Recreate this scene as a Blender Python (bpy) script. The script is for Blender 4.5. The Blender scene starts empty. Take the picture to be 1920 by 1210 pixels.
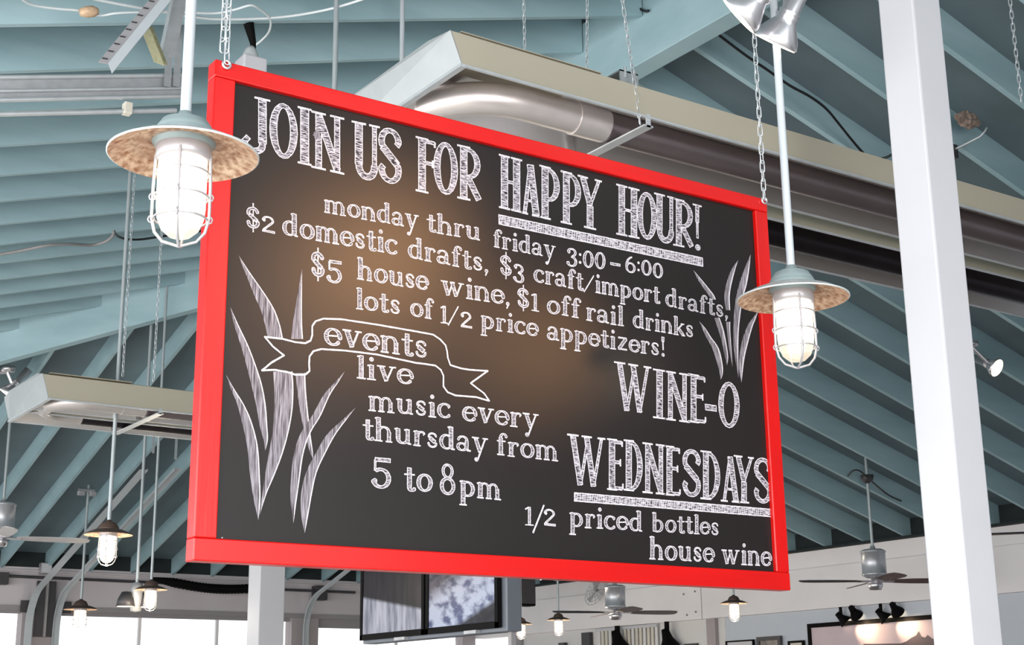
import bpy, bmesh, math, random
import numpy as np
from mathutils import Vector, Matrix
random.seed(7)
rng = np.random.default_rng(7)
SC = bpy.context.scene
COL = SC.collection

# ------------------------------------------------------------------ camera
FPX, YAW, PITCH, ROLL, RP = 2698.077, 0.964073, 0.263788, -0.012374, 0.284551
T = math.tan(RP)
_c, _s = math.cos, math.sin
FW = np.array([_c(YAW)*_c(PITCH), _s(YAW)*_c(PITCH), _s(PITCH)])
_R = np.array([_s(YAW), -_c(YAW), 0.0]); _U = np.cross(_R, FW)
RT = _c(ROLL)*_R + _s(ROLL)*_U
UPV = -_s(ROLL)*_R + _c(ROLL)*_U
EYE = 1.6            # eye height above the floor; world z = EYE + z of the measuring frame
cam_d = bpy.data.cameras.new('camera'); cam = bpy.data.objects.new('camera', cam_d); COL.objects.link(cam)
cam_d.sensor_fit = 'HORIZONTAL'; cam_d.sensor_width = 36.0; cam_d.lens = 36.0*FPX/1920.0
cam_d.clip_start = 0.05; cam_d.clip_end = 300
m = Matrix.Identity(4)
for i in range(3):
    m[i][0] = RT[i]; m[i][1] = UPV[i]; m[i][2] = -FW[i]
m[2][3] = EYE
cam.matrix_world = m
SC.camera = cam

# ------------------------------------------------------------------ world, light, exposure
w = bpy.data.worlds.new('world'); SC.world = w; w.use_nodes = True
nt = w.node_tree; nt.nodes.clear()
bg = nt.nodes.new('ShaderNodeBackground'); wo = nt.nodes.new('ShaderNodeOutputWorld')
bg.inputs[0].default_value = (0.93, 0.97, 1.0, 1); bg.inputs[1].default_value = 1.75
nt.links.new(bg.outputs[0], wo.inputs[0])

def area(name, loc, target, sx, sy, power, col):
    d = bpy.data.lights.new(name, 'AREA'); d.shape = 'RECTANGLE'; d.size = sx; d.size_y = sy
    d.energy = power; d.color = col
    o = bpy.data.objects.new(name, d); COL.objects.link(o); o.location = loc
    o.rotation_euler = (Vector(target)-Vector(loc)).to_track_quat('-Z', 'Y').to_euler()
    return o
def spot(name, loc, target, power, ang, col, blend=1.0, size=0.06):
    d = bpy.data.lights.new(name, 'SPOT'); d.energy = power; d.color = col
    d.spot_size = math.radians(ang); d.spot_blend = blend; d.shadow_soft_size = size
    o = bpy.data.objects.new(name, d); COL.objects.link(o); o.location = loc
    o.rotation_euler = (Vector(target)-Vector(loc)).to_track_quat('-Z', 'Y').to_euler()
    return o
# daylight through the open west and south sides
area('west_daylight', (-4.2, 7.0, 1.9), (5.0, 9.0, 3.4), 18, 3.0, 950, (1.0, 0.98, 0.96))
sd = area('south_daylight', (-0.5, -4.5, 1.8), (1.6, 6.5, 3.4), 9, 3.0, 235, (1.0, 0.98, 0.96)); sd.data.spread = math.radians(105)
# bare warm spots, no fixtures, added at mirror points for the chalkboard's glow
def mirror_light(px, py, yl, power, cone):
    d = FW + RT*(px-960)/FPX - UPV*(py-605)/FPX; q = d*3.0/d[1]; k = (3.0-yl)/d[1]
    l = (q[0]+d[0]*k, yl, q[2]+d[2]*k+1.6)
    spot('board_glow_spot', l, (q[0], 3.0, q[2]+1.6), power, cone, (1.0, 0.50, 0.20), 1.0, 0.10)
mirror_light(705, 495, 1.2, 105, 25); mirror_light(1010, 650, 1.2, 48, 15)
SC.view_settings.view_transform = 'Standard'; SC.view_settings.look = 'None'
SC.view_settings.gamma = 1.0; SC.view_settings.exposure = 0.0
SC.view_settings.use_curve_mapping = False

# ------------------------------------------------------------------ measuring helpers
def ray(x, y): return FW + RT*(x-960)/FPX - UPV*(y-605)/FPX
def W(q): return Vector((float(q[0]), float(q[1]), float(q[2])+EYE))
def on(x, y, n, c):
    d = ray(x, y); return W(d*c/np.dot(n, d))
def PX(x, y, X): return on(x, y, (1, 0, 0), X)
def PY(x, y, Y): return on(x, y, (0, 1, 0), Y)
def PZ(x, y, Z): return on(x, y, (0, 0, 1), Z-EYE)
HA = 2.6; XR = 5.34; ZR = HA+T*XR; YA = 12.7
def PA(x, y, off=0.0): return on(x, y, (-T, 0, 1), HA-off)
def PB(x, y, off=0.0): return on(x, y, (0, T, 1), ZR+T*YA-off)
def PC(x, y, off=0.0): return on(x, y, (T, 0, 1), ZR+T*XR-off)
def za(x): return EYE+HA+T*x          # underside of the rafters, west slope
def zc(x): return EYE+ZR-T*(x-XR)
def zb(y): return EYE+ZR-T*(y-YA)
def zroof(x, y):
    z = za(x) if x < XR else zc(x)
    return min(z, zb(y)) if y > YA else z

# ------------------------------------------------------------------ materials
def mat(name, col, rough=0.6, metal=0.0, emit=None, es=0.0, noise=0.0, nscale=8.0, col2=None, spec=None, bump=0.0, bscale=40.0, stretch=None, alpha=None):
    m = bpy.data.materials.new(name); m.use_nodes = True
    nt = m.node_tree; b = nt.nodes['Principled BSDF']
    b.inputs['Base Color'].default_value = (*col, 1); b.inputs['Roughness'].default_value = rough
    b.inputs['Metallic'].default_value = metal
    if spec is not None: b.inputs['Specular IOR Level'].default_value = spec
    if emit: b.inputs['Emission Color'].default_value = (*emit, 1); b.inputs['Emission Strength'].default_value = es
    if noise or bump:
        tc = nt.nodes.new('ShaderNodeTexCoord'); mp = nt.nodes.new('ShaderNodeMapping')
        if stretch: mp.inputs['Scale'].default_value = stretch
        nt.links.new(tc.outputs['Object'], mp.inputs['Vector'])
    if noise:
        n = nt.nodes.new('ShaderNodeTexNoise'); n.inputs['Scale'].default_value = nscale; n.inputs['Detail'].default_value = 6
        r = nt.nodes.new('ShaderNodeValToRGB'); r.color_ramp.elements[0].position = 0.3; r.color_ramp.elements[1].position = 0.7
        c2 = col2 if col2 else tuple(max(0, c*(1-noise)) for c in col)
        r.color_ramp.elements[0].color = (*c2, 1); r.color_ramp.elements[1].color = (*col, 1)
        nt.links.new(mp.outputs[0], n.inputs['Vector']); nt.links.new(n.outputs[0], r.inputs[0]); nt.links.new(r.outputs[0], b.inputs['Base Color'])
    if bump:
        n2 = nt.nodes.new('ShaderNodeTexNoise'); n2.inputs['Scale'].default_value = bscale; n2.inputs['Detail'].default_value = 4
        bp = nt.nodes.new('ShaderNodeBump'); bp.inputs['Strength'].default_value = bump; bp.inputs['Distance'].default_value = 0.01
        nt.links.new(mp.outputs[0], n2.inputs['Vector']); nt.links.new(n2.outputs[0], bp.inputs['Height']); nt.links.new(bp.outputs[0], b.inputs['Normal'])
    return m
def srgb(r, g, b):
    f = lambda c: ((c/255+0.055)/1.055)**2.4 if c > 10.3 else c/255/12.92
    return (f(r), f(g), f(b))
M = {}
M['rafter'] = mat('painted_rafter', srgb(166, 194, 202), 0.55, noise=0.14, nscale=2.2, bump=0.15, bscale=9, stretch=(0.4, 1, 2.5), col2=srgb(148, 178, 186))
M['deck'] = mat('shade_darkened_deck', srgb(112, 130, 136), 0.7, noise=0.2, nscale=1.3, col2=srgb(98, 112, 120))  # same paint as the rafters, darkened: shadow between them is in the colour
M['eaveshade'] = mat('eave_shade_black', srgb(34, 42, 44), 0.9, noise=0.2, nscale=1.5)  # near-black puts the shade of the eave gaps into the colour
M['floor'] = mat('concrete_floor', srgb(222, 217, 210), 0.5, noise=0.15, nscale=1.5, bump=0.05)
M['dimfloor'] = mat('bounce_cutting_floor', srgb(96, 80, 68), 0.45, noise=0.3, nscale=6, stretch=(0.2, 2, 1))  # brown tone added to cut bounce light onto the lower right roof
M['ground'] = mat('pale_ground', srgb(205, 203, 198), 0.9, noise=0.1, nscale=0.5)
M['white'] = mat('white_paint', srgb(200, 200, 206), 0.5, noise=0.04, nscale=3)
M['beamw'] = mat('white_beam_paint', srgb(240, 236, 238), 0.55, noise=0.06, nscale=2)
M['header'] = mat('warm_grey_paint', srgb(204, 197, 201), 0.6, noise=0.08, nscale=1.5)
M['headerd'] = mat('darker_grey_paint', srgb(150, 146, 148), 0.6, noise=0.08, nscale=1.5)
M['bluegrey'] = mat('blue_grey_wall', srgb(200, 206, 216), 0.7, noise=0.06, nscale=1)
M['wallwhite'] = mat('off_white_wall', srgb(220, 218, 218), 0.7, noise=0.05, nscale=1)
M['jamb'] = mat('mauve_grey_jamb', srgb(172, 162, 164), 0.6, noise=0.08, nscale=2)
M['red'] = mat('glossy_red_paint', srgb(200, 11, 7), 0.26, spec=0.5, noise=0.10, nscale=30, stretch=(0.15, 1, 1), bump=0.03, bscale=60)
M['redv'] = mat('glossy_red_paint_upright', srgb(200, 11, 7), 0.26, spec=0.5, noise=0.10, nscale=30, stretch=(1, 1, 0.15), bump=0.06, bscale=60)
M['board'] = mat('chalkboard_black', srgb(31, 26, 26), 0.36, noise=0.12, nscale=3, spec=0.32)
M['galv'] = mat('galvanised_steel', srgb(206, 210, 214), 0.36, 0.45, noise=0.15, nscale=14)
M['galvd'] = mat('dull_galvanised_steel', srgb(178, 180, 184), 0.45, 0.35, noise=0.2, nscale=20)
M['rodp'] = mat('grey_white_painted_conduit', srgb(186, 193, 199), 0.4, 0.1, noise=0.06, nscale=12)
M['rodd'] = mat('grey_conduit', srgb(178, 186, 190), 0.4, 0.3, noise=0.1, nscale=12)
M['hood'] = mat('brushed_aluminium_hood', srgb(186, 178, 160), 0.45, 0.25, noise=0.06, nscale=6, stretch=(0.1, 1, 1))
M['hoodend'] = mat('galvanised_end_cap', srgb(172, 176, 178), 0.4, 0.45, noise=0.08, nscale=10)
M['hoodin'] = mat('polished_reflector', srgb(240, 234, 232), 0.22, 0.85, noise=0.15, nscale=5, stretch=(0.1, 1, 1))
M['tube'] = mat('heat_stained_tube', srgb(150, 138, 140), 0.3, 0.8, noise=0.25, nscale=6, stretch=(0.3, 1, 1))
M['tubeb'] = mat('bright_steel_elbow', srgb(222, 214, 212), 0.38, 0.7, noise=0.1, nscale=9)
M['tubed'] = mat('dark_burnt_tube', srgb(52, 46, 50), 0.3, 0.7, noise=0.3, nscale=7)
M['cap'] = mat('grey_green_lamp_cap', srgb(150, 166, 168), 0.45, 0.2, noise=0.12, nscale=25)
M['shade'] = mat('rusty_shade_underside', srgb(206, 184, 162), 0.5, 0.25, noise=0.4, nscale=70, col2=srgb(132, 90, 64), bump=0.2, bscale=160)
M['shadeo'] = mat('shade_top_enamel', srgb(196, 202, 204), 0.45, 0.1, noise=0.08, nscale=20)
M['shadeb'] = mat('bronze_brown_shade', srgb(98, 80, 72), 0.5, 0.3, noise=0.2, nscale=30)
M['cage'] = mat('cast_guard_metal', srgb(172, 170, 174), 0.35, 0.3, noise=0.05, nscale=30)
M['bulb'] = mat('lit_bulb', (1, 0.93, 0.8), 0.5, emit=(1, 0.86, 0.64), es=9)
M['flare'] = mat('lit_flood_face', (1, 0.93, 0.8), 0.5, emit=(1, 0.84, 0.6), es=4)
M['chrome'] = mat('chrome', srgb(225, 222, 226), 0.30, 0.85, noise=0.03, nscale=10)
M['fanm'] = mat('brushed_nickel_motor', srgb(196, 198, 204), 0.35, 0.5, noise=0.08, nscale=20, stretch=(1, 1, 0.1))
M['blade'] = mat('dark_walnut_blade', srgb(92, 74, 72), 0.45, noise=0.25, nscale=14, stretch=(0.2, 1, 1))
M['bladel'] = mat('pale_grey_blade', srgb(206, 200, 200), 0.45, noise=0.08, nscale=14)
M['black'] = mat('satin_black', srgb(14, 13, 14), 0.6, spec=0.08, noise=0.2, nscale=20)
M['dark'] = mat('charcoal_metal', srgb(70, 68, 72), 0.5, 0.2, noise=0.15, nscale=15)
M['cable'] = mat('white_cable', srgb(222, 228, 232), 0.5, noise=0.05, nscale=20)
M['cableg'] = mat('grey_cable', srgb(150, 148, 150), 0.5, noise=0.1, nscale=20)
M['cableb'] = mat('black_cable', srgb(30, 32, 36), 0.35, noise=0.1, nscale=20)
M['olive'] = mat('olive_zinc_angle', srgb(170, 166, 132), 0.45, 0.5, noise=0.3, nscale=60)
M['tvgrey'] = mat('grey_cabinet', srgb(112, 117, 126), 0.5, 0.2, noise=0.05, nscale=10)
M['nest'] = mat('papery_nest', srgb(150, 132, 122), 0.9, noise=0.4, nscale=40, bump=0.5, bscale=60)
M['redout'] = mat('faded_red_metal', srgb(222, 92, 84), 0.6, noise=0.1, nscale=2)
M['mat'] = mat('cream_picture_mount', srgb(214, 208, 196), 0.7, noise=0.1, nscale=15)
M['orange'] = mat('yellowed_plastic', srgb(200, 170, 140), 0.5, noise=0.3, nscale=60)
# lit frosted jar of the lamps
def jar_mat():
    m = bpy.data.materials.new('frosted_jar_glass'); m.use_nodes = True; nt = m.node_tree; nt.nodes.clear()
    o = nt.nodes.new('ShaderNodeOutputMaterial'); mx = nt.nodes.new('ShaderNodeMixShader'); mx2 = nt.nodes.new('ShaderNodeMixShader')
    tr = nt.nodes.new('ShaderNodeBsdfTranslucent'); tp = nt.nodes.new('ShaderNodeBsdfTransparent'); gl = nt.nodes.new('ShaderNodeBsdfGlossy')
    tr.inputs[0].default_value = (1, 0.97, 0.92, 1); gl.inputs['Roughness'].default_value = 0.12
    mx.inputs[0].default_value = 0.35; mx2.inputs[0].default_value = 0.08
    nt.links.new(tp.outputs[0], mx.inputs[1]); nt.links.new(tr.outputs[0], mx.inputs[2])
    nt.links.new(mx.outputs[0], mx2.inputs[1]); nt.links.new(gl.outputs[0], mx2.inputs[2]); nt.links.new(mx2.outputs[0], o.inputs[0])
    return m
M['jar'] = jar_mat()
def glass_mat():
    m = bpy.data.materials.new('window_glass'); m.use_nodes = True; nt = m.node_tree; nt.nodes.clear()
    o = nt.nodes.new('ShaderNodeOutputMaterial'); mx = nt.nodes.new('ShaderNodeMixShader')
    tp = nt.nodes.new('ShaderNodeBsdfTransparent'); gl = nt.nodes.new('ShaderNodeBsdfGlossy')
    gl.inputs['Roughness'].default_value = 0.02; mx.inputs[0].default_value = 0.06
    nt.links.new(tp.outputs[0], mx.inputs[1]); nt.links.new(gl.outputs[0], mx.inputs[2]); nt.links.new(mx.outputs[0], o.inputs[0])
    return m
M['glass'] = glass_mat()
def chalk_mat(name, bright, dark, sx, sy, lo, hi):
    m = bpy.data.materials.new(name); m.use_nodes = True; nt = m.node_tree; b = nt.nodes['Principled BSDF']
    b.inputs['Roughness'].default_value = 0.9; b.inputs['Specular IOR Level'].default_value = 0.1
    tc = nt.nodes.new('ShaderNodeTexCoord'); mp = nt.nodes.new('ShaderNodeMapping')
    mp.inputs['Scale'].default_value = (sx, 1, sy); mp.inputs['Rotation'].default_value = (0, math.radians(8), 0)
    n = nt.nodes.new('ShaderNodeTexNoise'); n.inputs['Scale'].default_value = 1.0; n.inputs['Detail'].default_value = 3
    r = nt.nodes.new('ShaderNodeValToRGB'); r.color_ramp.elements[0].position = lo; r.color_ramp.elements[1].position = hi
    r.color_ramp.elements[0].color = (*dark, 1); r.color_ramp.elements[1].color = (*bright, 1)
    nt.links.new(tc.outputs['Object'], mp.inputs['Vector']); nt.links.new(mp.outputs[0], n.inputs['Vector'])
    nt.links.new(n.outputs[0], r.inputs[0]); nt.links.new(r.outputs[0], b.inputs['Base Color'])
    return m
M['chalk'] = chalk_mat('chalk_line', srgb(222, 217, 224), srgb(176, 170, 178), 300, 300, 0.35, 0.6)
M['chalkf'] = chalk_mat('chalk_hatching', srgb(190, 184, 194), srgb(52, 47, 50), 60, 420, 0.44, 0.56)
M['chalks'] = chalk_mat('chalk_small_hatching', srgb(172, 166, 174), srgb(70, 64, 68), 90, 420, 0.42, 0.58)
M['chalkg'] = chalk_mat('chalk_smudge', srgb(164, 158, 167), srgb(70, 64, 68), 280, 16, 0.34, 0.68)

# ------------------------------------------------------------------ mesh helpers
class MB:
    def __init__(s): s.v = []; s.f = []; s.m = []; s.sm = []
    def add(s, vs, fs, mi=0, smooth=False):
        o = len(s.v); s.v += [tuple(v) for v in vs]
        for f in fs: s.f.append(tuple(i+o for i in f)); s.m.append(mi); s.sm.append(smooth)
        return s
    def box(s, a, b, mi=0):
        x0, y0, z0 = [min(a[i], b[i]) for i in range(3)]; x1, y1, z1 = [max(a[i], b[i]) for i in range(3)]
        return s.add([(x0,y0,z0),(x1,y0,z0),(x1,y1,z0),(x0,y1,z0),(x0,y0,z1),(x1,y0,z1),(x1,y1,z1),(x0,y1,z1)],
              [(0,3,2,1),(4,5,6,7),(0,1,5,4),(1,2,6,5),(2,3,7,6),(3,0,4,7)], mi)
    def hexa(s, p, mi=0):   # 8 points: bottom 4, top 4
        return s.add(p, [(0,3,2,1),(4,5,6,7),(0,1,5,4),(1,2,6,5),(2,3,7,6),(3,0,4,7)], mi)
    def tube(s, pts, r, n=10, mi=0, caps=True, closed=False):
        pts = [Vector(p) for p in pts]; k = len(pts); rs = r if isinstance(r, (list, tuple)) else [r]*k
        vs = []; prev = None
        for i, p in enumerate(pts):
            if closed: t = (pts[(i+1) % k]-pts[(i-1) % k])
            else: t = pts[min(i+1, k-1)]-pts[max(i-1, 0)]
            t.normalize()
            if prev is None:
                a = Vector((0, 0, 1)) if abs(t.z) < 0.9 else Vector((1, 0, 0))
                u = t.cross(a).normalized()
            else: u = (prev - t*prev.dot(t)).normalized()
            prev = u; v = t.cross(u)
            for j in range(n):
                a = 2*math.pi*j/n; vs.append(p+(u*math.cos(a)+v*math.sin(a))*rs[i])
        fs = []
        for i in range(k if closed else k-1):
            i2 = (i+1) % k
            for j in range(n):
                j2 = (j+1) % n; fs.append((i*n+j, i*n+j2, i2*n+j2, i2*n+j))
        s.add(vs, fs, mi, True)
        if caps and not closed:
            s.add(vs[:n], [tuple(range(n-1, -1, -1))], mi); s.add(vs[-n:], [tuple(range(n))], mi)
        return s
    def lathe(s, prof, c=(0, 0, 0), n=32, mi=0, smooth=True, mat3=None):
        vs = []; k = len(prof); c = Vector(c)
        for (r, z) in prof:
            for j in range(n):
                a = 2*math.pi*j/n; p = Vector((r*math.cos(a), r*math.sin(a), z))
                if mat3: p = mat3 @ p
                vs.append(c+p)
        fs = []
        for i in range(k-1):
            for j in range(n):
                j2 = (j+1) % n; fs.append((i*n+j, i*n+j2, (i+1)*n+j2, (i+1)*n+j))
        return s.add(vs, fs, mi, smooth)
    def strip(s, pts, wvec, mi=0):
        vs = []; 
        for p in pts: vs += [Vector(p), Vector(p)+wvec]
        return s.add(vs, [(2*i, 2*i+1, 2*i+3, 2*i+2) for i in range(len(pts)-1)], mi)
    def mesh(s, name, mats):
        me = bpy.data.meshes.new(name); me.from_pydata(s.v, [], s.f)
        for mm in (mats if isinstance(mats, (list, tuple)) else [mats]): me.materials.append(mm)
        me.polygons.foreach_set('material_index', s.m); me.polygons.foreach_set('use_smooth', s.sm)
        me.update(); return me
    def build(s, name, mats, parent=None, loc=None):
        me = s.mesh(name, mats); o = bpy.data.objects.new(name, me); COL.objects.link(o)
        if parent: o.parent = parent
        if loc is not None: o.location = loc
        return o
def tag(o, label=None, cat=None, group=None, kind=None):
    if label: o['label'] = label
    if cat: o['category'] = cat
    if group: o['group'] = group
    if kind: o['kind'] = kind
    return o
def thing(name, label, cat, loc=(0, 0, 0), group=None, rz=0):
    o = bpy.data.objects.new(name, None); COL.objects.link(o); o.location = loc; o.rotation_euler = (0, 0, rz)
    o.empty_display_size = 0.1
    return tag(o, label, cat, group)
def copy_tree(o, parent=None):
    c = o.copy(); COL.objects.link(c); c.parent = parent
    for ch in list(o.children): copy_tree(ch, c)
    return c
def bevel(o, wd=0.004, seg=2):
    md = o.modifiers.new('bevel', 'BEVEL'); md.width = wd; md.segments = seg; md.limit_method = 'ANGLE'; return o
def smooth_path(pts, n=6):
    pts = [Vector(p) for p in pts]; out = []
    for i in range(len(pts)-1):
        p0 = pts[max(i-1, 0)]; p1 = pts[i]; p2 = pts[i+1]; p3 = pts[min(i+2, len(pts)-1)]
        for k in range(n):
            t = k/n
            out.append(0.5*((2*p1)+(p2-p0)*t+(2*p0-5*p1+4*p2-p3)*t*t+(3*p1-p0-3*p2+p3)*t**3))
    out.append(pts[-1]); return out

# ------------------------------------------------------------------ the setting: floor, roof, walls
X0, X1, Y0, Y1 = -2.6, 13.2, -1.5, 20.2
tag(MB().box((X0-0.2, Y0-0.2, -0.15), (X1+0.3, Y1+0.3, 0)).build('floor', M['floor']), kind='structure')
tag(MB().box((-60, -60, -0.4), (80, 90, -0.16)).build('ground', M['ground']), kind='structure')
MB().box((6.4, Y0, 0.0), (X1, Y1-0.4, 0.012)).build('bounce_cut_area', M['dimfloor'], bpy.data.objects['floor'])  # unseen dark floor patch, added to dim the roof above it
# roof deck above the rafters
D = 0.235; TH = 0.04
ceil = MB()
def slab(pts, t=0.05, mi=0):
    n = len(pts); vs = [Vector(p) for p in pts]+[Vector(p)+Vector((0, 0, t)) for p in pts]
    ceil.add(vs, [tuple(range(n-1, -1, -1)), tuple(range(n, 2*n))]+[(i, (i+1) % n, n+(i+1) % n, n+i) for i in range(n)], mi)
xe0, xe1 = X0-0.6, X1+0.6; ye = Y1+0.6
hw = XR-xe0
def ap(z): return z+D
slab([(xe0, Y0, ap(za(xe0))), (XR, Y0, ap(za(XR))), (XR, YA, ap(za(XR))), (xe0, YA+hw, ap(za(xe0)))])
hw2 = xe1-XR
slab([(XR, Y0, ap(zc(XR))), (xe1, Y0, ap(zc(xe1))), (xe1, YA+hw2, ap(zc(xe1))), (XR, YA, ap(zc(XR)))])
slab([(XR, YA, ap(zb(YA))), (xe1, YA+hw2, ap(zb(YA+hw2))), (xe0, YA+hw, ap(zb(YA+hw)))])
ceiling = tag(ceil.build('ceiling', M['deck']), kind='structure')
# rafters: each one its own piece
def rafter(p0, p1, side):
    p0 = Vector(p0); p1 = Vector(p1); s = Vector(side)*TH/2; u = Vector((0, 0, D+0.004))
    b = MB(); b.hexa([p0-s, p1-s, p1+s, p0+s, p0-s+u, p1-s+u, p1+s+u, p0+s+u])
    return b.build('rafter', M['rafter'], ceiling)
ys = [6.215+0.61*k for k in range(-12, 24)]
for y in ys:
    if y < Y0 or y > Y1-0.1: continue
    xa = XR-0.03 if y <= YA else XR-(y-YA)-0.05
    if xa > X0+0.4: rafter((X0-0.4, y, za(X0-0.4)), (xa, y, za(xa)), (0, 1, 0))
    xb = XR+0.03 if y <= YA else XR+(y-YA)+0.05
    y2 = y-0.02
    if xb < X1-0.3: rafter((xb, y2, zc(xb)), (X1+0.4, y2, zc(X1+0.4)), (0, 1, 0))
for k in range(-7, 22):
    x = 0.61*k+0.03
    if x < X0 or x > X1: continue
    y = YA+abs(x-XR)+0.05
    if y < Y1-0.3: rafter((x, y, zb(y)), (x, Y1+0.4, zb(Y1+0.4)), (1, 0, 0))
# ridge and hip beams
b = MB(); b.box((XR-0.02, Y0, EYE+ZR-0.31), (XR+0.13, YA+0.1, EYE+ZR+0.2)); bevel(b.build('ridge_beam', M['rafter'], ceiling), 0.006)
for sx, xe in ((-1, X0), (1, X1)):
    d = abs(xe-XR)+0.3; dirv = Vector((sx, 1, -T)); side = Vector((sx*-1, 1, 0)).normalized()*0.045*(-sx if sx > 0 else 1)
    side = Vector((-1, -1, 0)).normalized()*0.05 if sx < 0 else Vector((1, -1, 0)).normalized()*0.05
    p0 = Vector((XR, YA, EYE+ZR-0.30)); p1 = p0+dirv*d; u = Vector((0, 0, 0.5))
    MB().hexa([p0-side, p1-side, p1+side, p0+side, p0-side+u, p1-side+u, p1+side+u, p0+side+u]).build('hip_beam', M['rafter'], ceiling)
# blocking between rafters over the walls, near-black in place of the eave shade
MB().box((X1+0.02, Y0, zc(X1)-0.02), (X1+0.08, Y1, zc(X1)+D)).build('eave_blocking', M['eaveshade'], ceiling)
MB().box((X0, Y1+0.02, zb(Y1)-0.02), (X1, Y1+0.08, zb(Y1)+D)).build('eave_blocking', M['eaveshade'], ceiling)
# top plate of the right wall, in the same eave-shade colour
MB().box((X1-0.10, Y0, EYE+1.86), (X1+0.1, Y1, EYE+1.885)).build('top_plate', M['eaveshade'], ceiling)

# back wall with the garage doors (faces the camera side, along x)
zt = EYE+1.99
wb = tag(MB().box((X0, Y1, EYE+1.44), (X1, Y1+0.2, zt)).build('wall_back', M['header']), kind='structure')
MB().box((X0, Y1-0.03, EYE+1.40), (X1-0.1, Y1-0.005, EYE+1.47)).build('door_head_strip', M['headerd'], wb)
MB().box((X0, Y1-0.05, EYE+1.925), (X1-0.1, Y1-0.002, EYE+1.945)).build('trim_board', M['header'], wb)
for (xa, xb) in ((5.84, 6.36), (9.88, 10.33), (X1-0.25, X1), (X0, X0+0.3), (2.0, 2.5)):
    MB().box((xa, Y1-0.02, 0), (xb, Y1+0.2, EYE+1.44)).build('jamb', M['jamb'], wb)
def garage_door(name, xa, xb, ztop, zs, xm, fr='jamb'):
    o = tag(MB().box((xa, Y1+0.05, ztop), (xb, Y1+0.10, EYE+1.44)).build(name, M['headerd']), kind='structure')
    zr = [0.0, 0.62, 1.24, 1.86, 2.45]
    prev = 0.0
    for zz in zr:
        MB().box((xa, Y1+0.05, zz), (xb, Y1+0.10, zz+0.07)).build('rail', M['beamw'], o)
    for x in xm:
        MB().box((x-0.022, Y1+0.052, 0), (x+0.022, Y1+0.098, ztop)).build('mullion', M['beamw'], o)
    xs = [xa]+list(xm)+[xb]
    for i in range(len(xs)-1):
        MB().box((xs[i], Y1+0.07, 0.02), (xs[i+1], Y1+0.076, ztop)).build('pane', M['glass'], o)
    return o
garage_door('door_1', 6.36, 9.88, EYE+1.35, None, (7.53, 8.71))
garage_door('door_2', 2.5, 5.84, EYE+1.365, None, (3.6, 4.7))
garage_door('door_3', 10.33, X1-0.25, EYE+1.27, None, (11.75,))
garage_door('door_4', X0+0.3, 2.0, EYE+1.365, None, (-0.8, 0.6))
# torsion shafts
t = thing('torsion_shaft', 'thin black rod running along grey wall above windows, crossing behind curved tracks', 'rod', (5.9, Y1-0.12, EYE+1.83))
MB().tube([(-3.4, 0, 0.03), (3.35, 0, 0.0)], 0.020, 8).build('shaft', M['dark'], t)
for x in (-0.38, 3.3): MB().box((x-0.06, -0.06, -0.10), (x+0.06, 0.1, 0.06)).build('bearing_bracket', M['dark'], t)
t = thing('torsion_shaft', 'thin black rod above the window right of the white post', 'rod', (10.0, Y1-0.12, EYE+1.81))
MB().tube([(-0.6, 0, 0), (0.9, 0, 0.0)], 0.020, 8).build('shaft', M['dark'], t)
MB().box((0.20, -0.08, -0.14), (0.38, 0.1, 0.08)).build('bearing_bracket', M['dark'], t)
# right wall with the white beam
wr = tag(MB().box((X1, Y0, EYE+1.15), (X1+0.2, Y1, EYE+1.86)).build('wall_right', M['beamw']), kind='structure')
bevel(MB().box((X1-0.045, Y0, EYE+1.15), (X1-0.002, 14.6, EYE+1.65)).build('trim_board', M['beamw'], wr), 0.005)
bevel(MB().box((X1-0.045, 14.62, EYE+1.15), (X1-0.002, Y1-0.3, EYE+1.65)).build('trim_board', M['beamw'], wr), 0.005)
for y, z in ((14.72, 1.25), (14.72, 1.52), (14.9, 1.22), (14.95, 1.5)):
    MB().lathe([(0, 0), (0.014, 0), (0.014, 0.01), (0, 0.012)], (X1-0.048, y, EYE+z), 8, mat3=Matrix.Rotation(-math.pi/2, 3, 'Y')).build('bolt', M['headerd'], wr)
MB().box((X1+0.03, Y0, 0), (X1+0.18, 10.83, EYE+1.15)).build('lower_panel', M['bluegrey'], wr)
MB().box((X1+0.035, 10.83, 0), (X1+0.18, 14.25, EYE+1.15)).build('lower_panel', M['bluegrey'], wr)
MB().box((X1+0.03, 14.25, 0), (X1+0.18, 17.1, EYE+1.15)).build('lower_panel', M['wallwhite'], wr)
MB().box((X1-0.03, 14.38, 0), (X1+0.06, 14.55, EYE+1.15)).build('jamb', M['jamb'], wr)
MB().box((X1+0.03, 17.1, 0), (X1+0.18, 19.2, EYE+1.15)).build('lower_panel', M['wallwhite'], wr)
MB().box((X1-0.02, 18.85, 0), (X1+0.18, 19.0, EYE+1.15)).build('jamb', M['headerd'], wr)
MB().box((X1+0.05, 19.2, 0), (X1+0.056, Y1, EYE+1.15)).build('pane', M['glass'], wr)

wf = tag(MB().box((4.4, Y0-0.2, 0), (X1+0.2, Y0, zc(X1)+0.2)).build('light_block_wall', M['bluegrey']), kind='structure')  # unseen wall, added to keep south light off the lower right roof
MB().add([(4.4, Y0-0.1, zc(X1)+0.2), (X1+0.2, Y0-0.1, zc(X1)+0.2), (4.4, Y0-0.1, za(4.4)+D)], [(0, 1, 2)]).build('light_block_gable', M['bluegrey'], wf)  # unseen, closes the added light block up to the roof
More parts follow.
